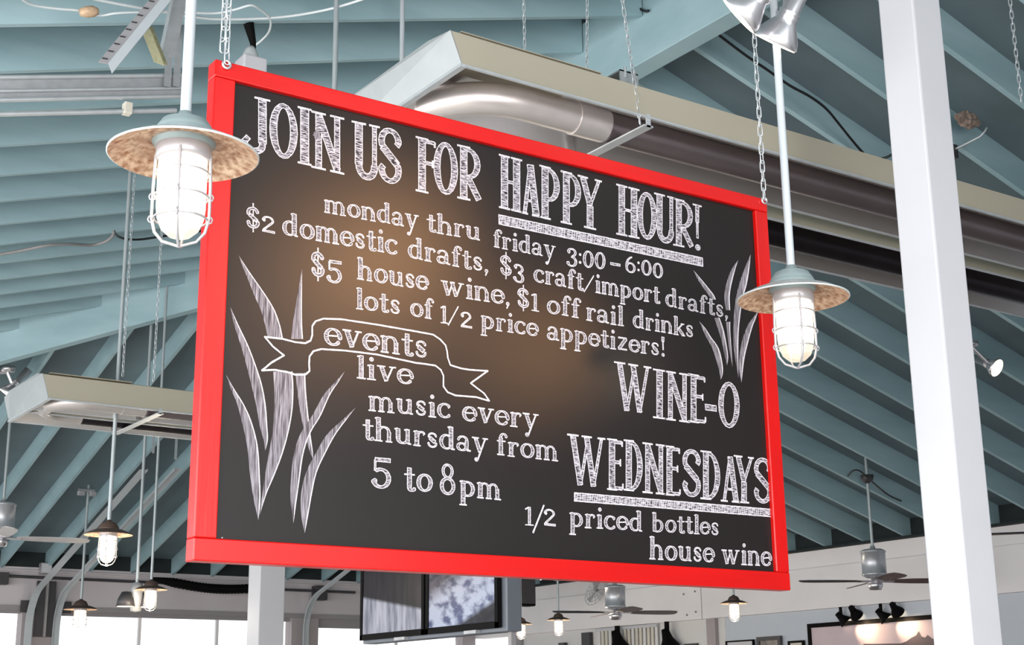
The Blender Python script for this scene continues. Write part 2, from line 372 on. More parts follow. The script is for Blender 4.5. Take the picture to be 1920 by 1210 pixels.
# columns
def column(X, Y, wd, h, label, base=0):
    t = thing('column', label, 'column', (X, Y, 0))
    bevel(MB().box((-wd/2, -wd/2, 0), (wd/2, wd/2, h)).build('shaft', M['white'], t), 0.008)
    bevel(MB().box((-wd/2-0.03, -wd/2-0.03, 0), (wd/2+0.03, wd/2+0.03, 0.14)).build('base', M['white'], t), 0.008)
    return t
pc = PY(1733, 240, 3.15)
column(pc.x+0.08, pc.y+0.08, 0.162, za(pc.x)+0.1, 'thick white square column standing in front of the heater at right')
p2 = PX(502, 1140, XR)
column(XR+0.03, p2.y+0.1, 0.235, EYE+ZR-0.31, 'smaller white square column seen below the lower left corner of the chalkboard')

# ------------------------------------------------------------------ the chalkboard sign
YS = 3.0; SX0, SX1 = 0.409*YS, 1.016*YS; SZ0, SZ1 = EYE+0.1085*YS, EYE+0.5065*YS
FD = 0.045; IX0, IX1 = 0.427*YS, 0.999*YS; IZ0, IZ1 = EYE+0.1255*YS, EYE+0.492*YS
sign = thing('chalkboard', 'large hanging black chalkboard in a glossy red wooden frame', 'chalkboard', (SX0, YS, SZ0))
def S(x, y, z): return (x-SX0, y-YS, z-SZ0)
bevel(MB().box(S(SX0, YS, IZ1), S(SX1, YS+FD, SZ1)).build('frame_rail', M['red'], sign), 0.003)
bevel(MB().box(S(SX0, YS, SZ0), S(SX1, YS+FD, IZ0)).build('frame_rail', M['red'], sign), 0.003)
bevel(MB().box(S(SX0, YS+0.001, IZ0), S(IX0, YS+FD-0.001, IZ1)).build('frame_stile', M['redv'], sign), 0.003)
bevel(MB().box(S(IX1, YS+0.001, IZ0), S(SX1, YS+FD-0.001, IZ1)).build('frame_stile', M['redv'], sign), 0.003)
YB = YS+0.014
panel = MB().box(S(IX0-0.01, YB, IZ0-0.01), S(IX1+0.01, YB+0.012, IZ1+0.01)).build('board_panel', M['board'], sign)
for (px, py) in ((425, 121), (1433, 376)):
    q = PY(px, py, YS-0.004)
    b = MB(); ring = [(q.x-SX0+0.010*math.cos(a), -0.004, q.z-SZ0+0.010*math.sin(a)) for a in [i*math.pi/6 for i in range(12)]]
    b.tube(ring, 0.0035, 6, closed=True); b.build('eyelet', M['chrome'], sign)

def B2(x, y):   # photo measurement -> metres on the board plane (s to the right, t up)
    q = PY(x, y, YB); return np.array([q.x-SX0, q.z-SZ0])

# --- hand-lettered glyphs: strokes in a unit box (x advance, y height 0..1)
def Ln(x1, y1, x2, y2, t): return ('L', x1, y1, x2, y2, t)
def Ac(cx, cy, rx, ry, a0, a1, tv, th): return ('A', cx, cy, rx, ry, a0, a1, tv, th)
TT = 0.15; TN = 0.05
def serif(x, y, wd=0.24): return Ln(x-wd/2, y, x+wd/2, y, 0.035)
def stem(x, y0=0.02, y1=0.98, t=TT): return [Ln(x, y0, x, y1, t), serif(x, y0+0.0), serif(x, y1-0.0)]
CAP = {
 'J': (0.40, [Ln(0.27, 0.20, 0.27, 0.98, TT), serif(0.27, 0.98), Ac(0.135, 0.17, 0.135, 0.12, 180, 360, TT*0.8, TT*0.7), Ln(0.0, 0.26, 0.07, 0.20, 0.11)]),
 'O': (0.44, [Ac(0.22, 0.5, 0.155, 0.44, 0, 360, 0.14, 0.08)]),
 'I': (0.24, stem(0.12, t=0.16)),
 'N': (0.50, stem(0.10, t=0.12)+stem(0.41, t=0.11)+[Ln(0.10, 0.94, 0.41, 0.06, 0.14)]),
 'U': (0.46, [Ln(0.11, 0.25, 0.11, 0.98, TT), serif(0.11, 0.98), Ln(0.37, 0.25, 0.37, 0.98, 0.09), serif(0.37, 0.98, 0.18), Ac(0.24, 0.25, 0.13, 0.19, 180, 360, 0.13, 0.12)]),
 'S': (0.42, [Ac(0.21, 0.74, 0.14, 0.20, 10, 200, 0.12, 0.09), Ln(0.085, 0.64, 0.33, 0.36, 0.14), Ac(0.21, 0.26, 0.14, 0.20, 190, 380, 0.12, 0.09), Ln(0.30, 0.76, 0.38, 0.70, 0.10), Ln(0.04, 0.30, 0.12, 0.24, 0.10)]),
 'F': (0.40, stem(0.13)+[Ln(0.13, 0.94, 0.37, 0.94, 0.07), Ln(0.37, 0.86, 0.37, 0.96, 0.04), Ln(0.13, 0.55, 0.32, 0.55, 0.07), Ln(0.33, 0.48, 0.33, 0.62, 0.035)]),
 'R': (0.46, stem(0.12)+[Ac(0.20, 0.69, 0.17, 0.25, -90, 90, 0.13, 0.07), Ln(0.12, 0.94, 0.20, 0.94, 0.07), Ln(0.14, 0.44, 0.22, 0.44, 0.06), Ln(0.20, 0.42, 0.40, 0.05, 0.13)]),
 'H': (0.48, stem(0.11)+stem(0.37)+[Ln(0.11, 0.52, 0.37, 0.52, 0.06)]),
 'A': (0.44, [Ln(0.20, 0.95, 0.34, 0.03, 0.15), Ln(0.20, 0.95, 0.07, 0.03, 0.08), Ln(0.10, 0.27, 0.30, 0.27, 0.05), serif(0.34, 0.02, 0.2), serif(0.07, 0.02, 0.16)]),
 'P': (0.44, stem(0.12)+[Ac(0.20, 0.66, 0.17, 0.28, -90, 90, 0.13, 0.07), Ln(0.12, 0.94, 0.20, 0.94, 0.07), Ln(0.14, 0.38, 0.22, 0.38, 0.06)]),
 'Y': (0.46, [Ln(0.22, 0.02, 0.22, 0.45, TT), serif(0.22, 0.02), Ln(0.22, 0.45, 0.08, 0.96, 0.13), Ln(0.22, 0.45, 0.39, 0.96, 0.07), serif(0.08, 0.97, 0.2), serif(0.38, 0.97, 0.14)]),
 '!': (0.16, [Ln(0.08, 0.98, 0.08, 0.60, 0.10), Ln(0.08, 0.60, 0.085, 0.26, 0.06), serif(0.08, 0.97, 0.15), Ac(0.09, 0.07, 0.025, 0.03, 0, 360, 0.06, 0.07)]),
 'W': (0.68, [Ln(0.10, 0.96, 0.23, 0.04, 0.13), Ln(0.23, 0.04, 0.36, 0.9, 0.07), Ln(0.34, 0.96, 0.46, 0.04, 0.13), Ln(0.46, 0.04, 0.60, 0.96, 0.07), serif(0.10, 0.97, 0.2), serif(0.34, 0.97, 0.18), serif(0.60, 0.97, 0.14)]),
 'E': (0.42, stem(0.13)+[Ln(0.13, 0.94, 0.37, 0.94, 0.07), Ln(0.37, 0.86, 0.37, 0.96, 0.04), Ln(0.13, 0.55, 0.32, 0.55, 0.07), Ln(0.33, 0.48, 0.33, 0.62, 0.035), Ln(0.13, 0.05, 0.38, 0.05, 0.07), Ln(0.39, 0.04, 0.39, 0.15, 0.04)]),
 'D': (0.46, stem(0.12)+[Ac(0.18, 0.5, 0.20, 0.45, -90, 90, 0.14, 0.07), Ln(0.12, 0.95, 0.18, 0.95, 0.07), Ln(0.12, 0.05, 0.18, 0.05, 0.07)]),
 '-': (0.30, [Ln(0.03, 0.38, 0.27, 0.38, 0.13)]),
}
t1, t2, tn = 0.33, 0.28, 0.12
def sf(x, y, wd=0.44): return Ln(x-wd/2, y, x+wd/2, y, 0.09)
def fl(x, y): return Ln(x-0.20, y-0.06, x, y, 0.10)     # flag at the top left of a stem
LOW = {
 'a': (0.92, [Ln(0.62, 0.10, 0.62, 0.68, t2), Ac(0.38, 0.66, 0.26, 0.27, 0, 165, t2*0.7, 0.12), Ac(0.34, 0.27, 0.24, 0.22, 0, 360, t2*0.8, 0.12), Ln(0.62, 0.08, 0.86, 0.05, 0.12)]),
 'b': (1.0, [Ln(0.20, 0.04, 0.20, 1.5, t1), fl(0.22, 1.48), Ac(0.44, 0.48, 0.34, 0.42, -110, 110, t2, 0.12)]),
 'c': (0.84, [Ac(0.46, 0.49, 0.34, 0.43, 45, 315, t2, 0.12), Ln(0.66, 0.80, 0.72, 0.68, 0.16)]),
 'd': (1.0, [Ln(0.70, 0.06, 0.70, 1.48, t1), fl(0.70, 1.47), Ac(0.44, 0.48, 0.32, 0.43, 70, 290, t2, 0.12), Ln(0.70, 0.06, 0.92, 0.04, 0.10)]),
 'e': (0.88, [Ac(0.44, 0.49, 0.33, 0.43, 0, 318, t2, 0.12), Ln(0.16, 0.52, 0.76, 0.58, 0.09)]),
 'f': (0.66, [Ln(0.28, 0.02, 0.28, 1.18, t1), Ac(0.44, 1.18, 0.17, 0.25, 20, 180, t2*0.8, 0.12), Ln(0.58, 1.22, 0.60, 1.28, 0.18), Ln(0.04, 0.94, 0.56, 0.94, 0.09), sf(0.28, 0.03)]),
 'h': (1.06, [Ln(0.22, 0.02, 0.22, 1.5, t1), fl(0.22, 1.48), sf(0.22, 0.03), Ac(0.52, 0.62, 0.27, 0.30, 0, 180, t2*0.8, 0.12), Ln(0.80, 0.02, 0.80, 0.64, t2), sf(0.80, 0.03, 0.38)]),
 'i': (0.52, [Ln(0.26, 0.02, 0.26, 0.96, t1), fl(0.26, 0.95), sf(0.26, 0.03), Ac(0.26, 1.32, 0.06, 0.07, 0, 360, 0.14, 0.14)]),
 'k': (1.0, [Ln(0.22, 0.02, 0.22, 1.5, t1), fl(0.22, 1.48), sf(0.22, 0.03), Ln(0.30, 0.42, 0.76, 0.94, 0.13), Ln(0.42, 0.56, 0.84, 0.04, t2), sf(0.84, 0.03, 0.3), sf(0.76, 0.95, 0.3)]),
 'l': (0.50, [Ln(0.26, 0.02, 0.26, 1.5, t1), fl(0.26, 1.48), sf(0.26, 0.03)]),
 'm': (1.50, [Ln(0.22, 0.02, 0.22, 0.96, t1), fl(0.22, 0.95), sf(0.22, 0.03, 0.4), Ac(0.47, 0.66, 0.22, 0.27, 0, 180, t2*0.7, 0.12), Ln(0.72, 0.02, 0.72, 0.68, t2), sf(0.72, 0.03, 0.36), Ac(0.97, 0.66, 0.22, 0.27, 0, 180, t2*0.7, 0.12), Ln(1.22, 0.02, 1.22, 0.68, t2), sf(1.24, 0.03, 0.4)]),
 'n': (1.06, [Ln(0.22, 0.02, 0.22, 0.96, t1), fl(0.22, 0.95), sf(0.22, 0.03, 0.4), Ac(0.51, 0.64, 0.26, 0.29, 0, 180, t2*0.8, 0.12), Ln(0.80, 0.02, 0.80, 0.66, t2), sf(0.80, 0.03, 0.38)]),
 'o': (0.94, [Ac(0.47, 0.49, 0.33, 0.43, 0, 360, t2, 0.12)]),
 'p': (1.0, [Ln(0.22, -0.50, 0.22, 0.96, t1), fl(0.22, 0.95), sf(0.22, -0.50), Ac(0.46, 0.48, 0.33, 0.42, -115, 115, t2, 0.12)]),
 'r': (0.76, [Ln(0.24, 0.02, 0.24, 0.96, t1), fl(0.24, 0.95), sf(0.24, 0.03), Ac(0.50, 0.66, 0.20, 0.26, 50, 180, t2*0.7, 0.12), Ln(0.62, 0.80, 0.66, 0.74, 0.20)]),
 's': (0.74, [Ac(0.36, 0.72, 0.21, 0.20, 20, 190, 0.15, 0.12), Ln(0.20, 0.63, 0.52, 0.36, t2), Ac(0.36, 0.26, 0.22, 0.20, 180, 370, 0.15, 0.12), Ln(0.54, 0.78, 0.60, 0.70, 0.12), Ln(0.12, 0.32, 0.16, 0.20, 0.14)]),
 't': (0.66, [Ln(0.30, 0.22, 0.30, 1.28, t1*0.9), Ac(0.44, 0.22, 0.15, 0.17, 180, 320, t2, 0.13), Ln(0.02, 0.90, 0.60, 0.90, 0.09)]),
 'u': (1.06, [Ln(0.24, 0.30, 0.24, 0.96, t1), fl(0.24, 0.95), Ac(0.50, 0.32, 0.26, 0.26, 180, 350, t2, 0.12), Ln(0.78, 0.04, 0.78, 0.96, t2), fl(0.78, 0.95), Ln(0.78, 0.05, 0.98, 0.04, 0.10)]),
 'v': (0.98, [Ln(0.22, 0.94, 0.48, 0.04, t1*0.9), Ln(0.48, 0.04, 0.78, 0.94, 0.12), sf(0.22, 0.95, 0.42), sf(0.78, 0.95, 0.34)]),
 'w': (1.50, [Ln(0.22, 0.94, 0.46, 0.04, t1*0.85), Ln(0.46, 0.04, 0.72, 0.90, 0.12), Ln(0.68, 0.94, 0.94, 0.04, t1*0.85), Ln(0.94, 0.04, 1.24, 0.94, 0.12), sf(0.22, 0.95, 0.42), sf(0.70, 0.95, 0.3), sf(1.24, 0.95, 0.34)]),
 'y': (0.98, [Ln(0.22, 0.94, 0.50, 0.06, t1*0.85), Ln(0.36, -0.44, 0.80, 0.94, 0.12), sf(0.22, 0.95, 0.42), sf(0.80, 0.95, 0.34), Ac(0.28, -0.44, 0.07, 0.07, 0, 360, 0.13, 0.13)]),
 'z': (0.90, [Ln(0.12, 0.92, 0.76, 0.92, 0.13), Ln(0.70, 0.90, 0.18, 0.08, t2), Ln(0.12, 0.07, 0.78, 0.07, 0.13)]),
 ',': (0.36, [Ac(0.18, 0.08, 0.05, 0.05, 0, 360, 0.16, 0.16), Ln(0.24, 0.06, 0.12, -0.26, 0.10)]),
 '!': (0.44, [Ln(0.22, 1.5, 0.22, 1.1, 0.28), Ln(0.22, 1.1, 0.24, 0.45, 0.12), Ac(0.24, 0.08, 0.06, 0.06, 0, 360, 0.15, 0.15)]),
}
DIG = {   # digits: height 1
 '0': (0.66, [Ac(0.33, 0.5, 0.22, 0.42, 0, 360, 0.19, 0.09)]),
 '1': (0.50, [Ln(0.26, 0.03, 0.26, 0.97, 0.18), Ln(0.06, 0.84, 0.22, 0.94, 0.08), Ln(0.06, 0.03, 0.46, 0.03, 0.06)]),
 '2': (0.72, [Ac(0.34, 0.70, 0.22, 0.22, -10, 170, 0.15, 0.09), Ln(0.54, 0.62, 0.14, 0.14, 0.13), Ln(0.08, 0.08, 0.66, 0.08, 0.14), Ac(0.17, 0.70, 0.03, 0.04, 0, 360, 0.10, 0.1)]),
 '3': (0.62, [Ac(0.28, 0.75, 0.20, 0.19, -80, 160, 0.15, 0.09), Ac(0.28, 0.28, 0.23, 0.23, -160, 90, 0.17, 0.09), Ac(0.10, 0.20, 0.03, 0.04, 0, 360, 0.1, 0.1), Ac(0.13, 0.78, 0.03, 0.04, 0, 360, 0.1, 0.1)]),
 '5': (0.66, [Ln(0.12, 0.92, 0.60, 0.92, 0.14), Ln(0.13, 0.92, 0.13, 0.56, 0.08), Ac(0.30, 0.34, 0.24, 0.28, -155, 120, 0.17, 0.10), Ac(0.12, 0.24, 0.03, 0.04, 0, 360, 0.1, 0.1)]),
 '6': (0.66, [Ac(0.33, 0.32, 0.22, 0.26, 0, 360, 0.16, 0.09), Ac(0.50, 0.38, 0.40, 0.58, 105, 180, 0.16, 0.07)]),
 '8': (0.64, [Ac(0.32, 0.75, 0.17, 0.20, 0, 360, 0.11, 0.08), Ac(0.32, 0.28, 0.22, 0.24, 0, 360, 0.14, 0.09)]),
 '$': (0.56, [Ac(0.27, 0.66, 0.17, 0.16, 20, 190, 0.13, 0.10), Ln(0.14, 0.60, 0.42, 0.40, 0.14), Ac(0.28, 0.33, 0.17, 0.15, 180, 370, 0.13, 0.10), Ln(0.28, 0.0, 0.28, 1.0, 0.045)]),
 '/': (0.50, [Ln(0.04, 0.0, 0.44, 1.0, 0.065)]),
 ':': (0.24, [Ac(0.12, 0.30, 0.03, 0.03, 0, 360, 0.09, 0.09), Ac(0.12, 0.72, 0.03, 0.03, 0, 360, 0.09, 0.09)]),
 '-': (0.60, [Ln(0.05, 0.45, 0.55, 0.45, 0.16)]),
}
# words: (glyph set, text, baseline x0,y0,x1,y1, letter height in photo px left, right, style)
WORDS = []
def caps(text, top, base, ext):   # letters with their own extents
    for ch, (xa, xb) in zip(text, ext):
        f = lambda ln, x: ln[1]+(ln[3]-ln[1])*(x-ln[0])/(ln[2]-ln[0])
        WORDS.append(('CAP', ch, xa, f(base, xa), xb, f(base, xb), f(base, xa)-f(top, xa), f(base, xb)-f(top, xb), text))
caps('JOIN', (477, 181, 641, 219), (485, 291, 635, 325), [(458, 508), (504, 559), (558, 584), (586, 642)])
caps('US', (660, 225, 753, 245), (660, 331, 753, 353), [(660, 712), (707, 755)])
caps('FOR', (776, 252, 902, 282), (776, 356, 902, 383), [(778, 818), (812, 859), (857, 904)])
caps('HAPPY', (935, 288, 1129, 338), (935, 390, 1129, 435), [(936, 978), (978, 1013), (1011, 1050), (1051, 1090), (1085, 1129)])
caps('HOUR!', (1155, 344, 1314, 385), (1155, 440, 1314, 472), [(1156, 1198), (1194, 1232), (1227, 1266), (1262, 1302), (1298, 1316)])
caps('WINE-', (1151, 678, 1325, 706), (1151, 773, 1325, 797), [(1151, 1222), (1224, 1249), (1248, 1291), (1289, 1325), (1319, 1346)])
caps('O', (1346, 711, 1386, 715), (1346, 801, 1386, 805), [(1345, 1388)])
caps('WEDNESDAYS', (1063, 812, 1446, 860), (1063, 912, 1446, 948), [(1063, 1136), (1137, 1170), (1169, 1206), (1206, 1246), (1245, 1277), (1277, 1316), (1313, 1352), (1352, 1388), (1377, 1414), (1411, 1449)])
def wd(text, x0, y0, x1, y1, h0, h1=None, st='LOW'): WORDS.append((st, text, x0, y0, x1, y1, h0, h1 or h0, text))
wd('monday', 607, 398, 785, 430, 25, 26); wd('thru', 799, 434, 902, 452, 25)
wd('friday', 924, 463, 1042, 486, 23, 24)
wd('3:00', 1062, 500, 1136, 507, 36, 34, 'DIG'); wd('-', 1142, 508, 1165, 512, 32, 32, 'DIG'); wd('6:00', 1171, 511, 1244, 525, 33, 30, 'DIG')
wd('$', 460, 434, 489, 438, 55, 54, 'DIG'); wd('2', 488, 434, 518, 440, 32, 32, 'DIG')
wd('domestic', 529, 440, 746, 479, 29, 29); wd('drafts,', 764, 483, 917, 512, 27, 26)
wd('$', 936, 522, 961, 527, 52, 50, 'DIG'); wd('3', 962, 528, 984, 534, 36, 35, 'DIG')
wd('craft', 1000, 528, 1095, 546, 25, 25); wd('/', 1093, 548, 1116, 552, 34, 34, 'DIG'); wd('import', 1115, 549, 1238, 570, 24, 24)
wd('drafts,', 1247, 574, 1366, 597, 24, 23)
wd('$', 582, 524, 610, 529, 64, 62, 'DIG'); wd('5', 611, 529, 643, 534, 44, 44, 'DIG')
wd('house', 669, 524, 804, 546, 28, 27); wd('wine,', 826, 553, 957, 573, 28, 27)
wd('$', 968, 582, 994, 587, 50, 49, 'DIG'); wd('1', 994, 583, 1012, 586, 34, 34, 'DIG')
wd('off', 1024, 587, 1089, 597, 26, 25); wd('rail', 1098, 601, 1170, 612, 25, 25); wd('drinks', 1186, 614, 1301, 634, 24, 23)
wd('lots', 666, 579, 752, 590, 27, 27); wd('of', 768, 592, 813, 600, 26, 26)
wd('1', 824, 606, 841, 608, 34, 34, 'DIG'); wd('/', 838, 610, 862, 613, 38, 38, 'DIG'); wd('2', 861, 613, 887, 617, 31, 31, 'DIG')
wd('price', 901, 616, 1010, 632, 25, 25); wd('appetizers!', 1025, 637, 1248, 669, 26, 24)
wd('events', 607, 646, 803, 673, 34, 32); wd('live', 667, 709, 776, 722, 29, 30)
wd('music', 690, 770, 846, 786, 29, 29); wd('every', 866, 789, 1010, 806, 29, 28)
wd('thursday', 679, 824, 915, 852, 30, 29); wd('from', 930, 853, 1048, 866, 28, 28)
wd('5', 695, 917, 736, 920, 60, 59, 'DIG'); wd('to', 757, 921, 812, 924, 35, 34); wd('8', 823, 926, 855, 929, 60, 59, 'DIG'); wd('pm', 861, 930, 941, 938, 31, 30)
wd('1', 982, 985, 1002, 986, 36, 36, 'DIG'); wd('/', 997, 999, 1023, 1001, 54, 54, 'DIG'); wd('2', 1017, 985, 1044, 988, 33, 33, 'DIG')
wd('priced', 1067, 988, 1206, 997, 28, 26); wd('bottles', 1222, 998, 1349, 1004, 25, 24)
wd('house', 1217, 1049, 1340, 1056, 29, 28); wd('wine', 1352, 1058, 1447, 1062, 28, 28)

def quad_map(x0, y0, x1, y1, h0, h1):
    bl, br, tl, tr = B2(x0, y0), B2(x1, y1), B2(x0, y0-h0), B2(x1, y1-h1)
    def f(u, v): return (bl*(1-u)+br*u)*(1-v)+(tl*(1-u)+tr*u)*v
    return f, (np.linalg.norm(tl-bl)+np.linalg.norm(tr-br))/2
SETS = {'CAP': CAP, 'LOW': LOW, 'DIG': DIG}
def word_segments(wv):
    st, text, x0, y0, x1, y1, h0, h1, _ = wv
    G = SETS[st]; f, H = quad_map(x0, y0, x1, y1, h0, h1)
    tot = sum(G[c][0] for c in text); segs = []; cur = 0.0
    for c in text:
        adv, strokes = G[c]; dy = rng.uniform(-0.02, 0.02); 
        for q in strokes:
            if q[0] == 'L':
                pts = [(q[1], q[2]), (q[3], q[4])]; th = [q[5], q[5]]; flat = True
            else:
                _, cx, cy, rx, ry, a0, a1, tv, tw = q; n = max(4, int(abs(a1-a0)/18)); pts = []; th = []; flat = False
                for i in range(n+1):
                    a = math.radians(a0+(a1-a0)*i/n); pts.append((cx+rx*math.cos(a), cy+ry*math.sin(a)))
                    cc = abs(math.cos(a)); th.append(tw+(tv-tw)*cc**1.5)
            P = [f((cur+x)/tot, y+dy) for x, y in pts]
            for i in range(len(P)-1): segs.append((P[i], P[i+1], th[i]*H/2, th[i+1]*H/2, flat))
        cur += adv
    return segs, H
def sdf(segs, cell, pad=0.004):
    xs = [p[0] for s in segs for p in s[:2]]; zs = [p[1] for s in segs for p in s[:2]]; mr = max(max(s[2], s[3]) for s in segs)+pad
    x0, x1, z0, z1 = min(xs)-mr, max(xs)+mr, min(zs)-mr, max(zs)+mr
    nx, nz = int((x1-x0)/cell)+2, int((z1-z0)/cell)+2
    F = np.full((nz, nx), 1.0); gx = x0+np.arange(nx)*cell; gz = z0+np.arange(nz)*cell
    for a, b, ra, rb, flat in segs:
        m_ = max(ra, rb)+pad
        i0 = max(0, int((min(a[0], b[0])-m_-x0)/cell)); i1 = min(nx, int((max(a[0], b[0])+m_-x0)/cell)+2)
        j0 = max(0, int((min(a[1], b[1])-m_-z0)/cell)); j1 = min(nz, int((max(a[1], b[1])+m_-z0)/cell)+2)
        X, Z = np.meshgrid(gx[i0:i1], gz[j0:j1]); d = b-a; L = max(np.linalg.norm(d), 1e-6)
        u = ((X-a[0])*d[0]+(Z-a[1])*d[1])/L; v = np.abs(-(X-a[0])*d[1]+(Z-a[1])*d[0])/L
        if flat:
            qx = np.abs(u-L/2)-L/2; qz = v-ra
            dd = np.minimum(np.maximum(qx, qz), 0)+np.hypot(np.maximum(qx, 0), np.maximum(qz, 0))
        else:
            tt = np.clip(u/L, 0, 1); dd = np.hypot(u-tt*L, v)-(ra+(rb-ra)*tt)
        F[j0:j1, i0:i1] = np.minimum(F[j0:j1, i0:i1], dd)
    return F, x0, z0
CASES = {}
def region_mesh(mb, Fv, x0, z0, cell, y, mi):
    """polygons of the region Fv > 0 (marching squares; full cells merged in runs)"""
    P = Fv > 0; c = P[:-1, :-1].astype(int)+P[:-1, 1:]*2+P[1:, 1:]*4+P[1:, :-1]*8
    for j in range(c.shape[0]):
        row = c[j]; nzr = np.nonzero(row)[0]
        if len(nzr) == 0: continue
        run = None; za_, zb_ = z0+j*cell, z0+(j+1)*cell
        for i in list(nzr)+[-5]:
            full = i >= 0 and row[i] == 15
            if run is not None and (not full or i != run[1]):
                xa, xb = x0+run[0]*cell, x0+run[1]*cell
                mb.add([(xa, y, za_), (xb, y, za_), (xb, y, zb_), (xa, y, zb_)], [(0, 1, 2, 3)], mi); run = None
            if full: run = [i, i+1] if run is None else [run[0], i+1]; continue
            if i < 0: break
            cs = [(i, j), (i+1, j), (i+1, j+1), (i, j+1)]; vals = [Fv[b_, a_] for a_, b_ in cs]; poly = []
            for k in range(4):
                a_, b_ = cs[k], cs[(k+1) % 4]; va, vb = vals[k], vals[(k+1) % 4]
                if va > 0: poly.append((x0+a_[0]*cell, y, z0+a_[1]*cell))
                if (va > 0) != (vb > 0):
                    t_ = va/(va-vb); poly.append((x0+(a_[0]+(b_[0]-a_[0])*t_)*cell, y, z0+(a_[1]+(b_[1]-a_[1])*t_)*cell))
            if len(poly) >= 3: mb.add(poly, [tuple(range(len(poly)))], mi)
def wobble(F, x0, z0, cell, amp):
    nz, nx = F.shape; X = x0+np.arange(nx)*cell; Z = z0+np.arange(nz)*cell; X, Z = np.meshgrid(X, Z)
    return F+amp*(np.sin(X*310+Z*170)+np.sin(Z*420-X*130)+np.sin(X*83+1.7)*np.sin(Z*97))*0.5
YC = YB-YS-0.0006
def chalk_word(segs_list, name, ow, cell, fillm, label=None):
    mb = MB()
    for segs in segs_list:
        F, gx0, gz0 = sdf(segs, cell); F = wobble(F, gx0, gz0, cell, 0.00022)
        edge = np.minimum(-F, F+ow); region_mesh(mb, edge, gx0, gz0, cell, YC, 0)
        inner = -F-ow*0.9; region_mesh(mb, inner, gx0, gz0, cell, YC+0.0002, 1)
    o = mb.build(name, [M['chalk'], fillm], sign)
    if label: o['label'] = label
    return o
i = 0
while i < len(WORDS):
    j = i
    if WORDS[i][0] == 'CAP':
        while j+1 < len(WORDS) and WORDS[j+1][0] == 'CAP' and WORDS[j+1][8] == WORDS[i][8]: j += 1
        lst = [word_segments(WORDS[k])[0] for k in range(i, j+1)]
        chalk_word(lst, 'chalk_word', 0.0023, 0.0009, M['chalkf'])
    else:
        sg, H = word_segments(WORDS[i])
        chalk_word([sg], 'chalk_word', min(0.0022, 0.052*H) if WORDS[i][0] == 'LOW' or H < 0.075 else 0.0022, 0.0008, M['chalks'])
    i = j+1
# underlines with hatching
for q in ([(933, 402), (1317, 483), (1319, 501), (936, 421)], [(1075, 923), (1447, 955), (1447, 970), (1077, 941)]):
    P = [B2(*p_) for p_ in q]; mb = MB()
    a = (P[0]+P[3])/2; b_ = (P[1]+P[2])/2; r0 = np.linalg.norm(P[0]-P[3])/2; r1 = np.linalg.norm(P[1]-P[2])/2
    F, gx0, gz0 = sdf([(a, b_, (r0+r1)/2, (r0+r1)/2, True)], 0.0012); F = wobble(F, gx0, gz0, 0.0012, 0.0003)
    region_mesh(mb, np.minimum(-F, F+0.003), gx0, gz0, 0.0012, YC, 0); region_mesh(mb, -F-0.0028, gx0, gz0, 0.0012, YC+0.0002, 1)
    d = b_-a; L = np.linalg.norm(d); n = int(L/0.008)
    for k in range(n):
        u = (k+0.5)/n+rng.uniform(-0.3, 0.3)/n; cx = a+d*u; h = (r0+(r1-r0)*u)*0.9; sk = rng.uniform(0.0, 0.007)
        mb.add([(cx[0]-0.0009-sk/2, YC-0.0001, cx[1]-h), (cx[0]+0.0009-sk/2, YC-0.0001, cx[1]-h), (cx[0]+0.0009+sk/2, YC-0.0001, cx[1]+h), (cx[0]-0.0009+sk/2, YC-0.0001, cx[1]+h)], [(0, 1, 2, 3)], 0)
    mb.build('chalk_underline', [M['chalk'], M['chalkf']], sign)
# blades of chalk grass: (x, y, half width) in photo measure
GRASS_L = [
 [(448,480,0),(458,500,3),(470,522,6),(488,555,11),(502,582,13),(511,610,14),(516,634,14)],
 [(530,697,18),(532,730,18),(531,770,17),(526,810,15),(517,850,13),(506,890,9),(496,925,4),(487,965,0)],
 [(566,505,0),(563,540,3),(558,600,8),(557,636,11)],
 [(563,700,9),(566,740,8),(571,780,7),(577,815,5),(583,845,3),(587,862,0)],
 [(432,577,0),(443,610,4),(459,650,7),(472,690,9),(481,722,10),(489,760,9),(494,800,7),(498,825,4),(497,845,0)],
 [(424,704,0),(436,730,3),(450,757,6),(462,790,9),(473,837,10),(478,894,9),(482,940,6),(484,975,0)],
 [(646,697,0),(631,717,3),(612,742,6),(593,780,8),(573,812,9),(560,850,9),(553,903,8),(550,945,5),(550,981,0)],
 [(666,765,0),(648,785,3),(621,815,8),(601,850,9),(583,888,10),(574,930,10),(571,970,6),(571,1000,0)]]
GRASS_R = [
 [(1300,507,0),(1310,522,3),(1321,537,4.5),(1333,553,5),(1338,562,4)],
 [(1344,596,5),(1351,617,5),(1357,640,4),(1362,668,3),(1363,685,0)],
 [(1384,488,0),(1376,503,3),(1370,520,4.5),(1365,540,5),(1363,558,5),(1365,582,4)],
 [(1365,604,4),(1366,622,3),(1369,655,2.2),(1373,687,0)],
 [(1407,478,0),(1400,505,4.5),(1393,533,7),(1386,560,6.5),(1382,590,6),(1380,620,5),(1380,655,4),(1384,708,0)],
 [(1421,584,0),(1414,597,3),(1406,612,5),(1397,640,6),(1391,670,5),(1389,695,3.5),(1390,717,0)],
 [(1311,603,0),(1320,617,3),(1328,632,4.5),(1341,653,6),(1349,680,5),(1352,700,3),(1351,712,0)]]
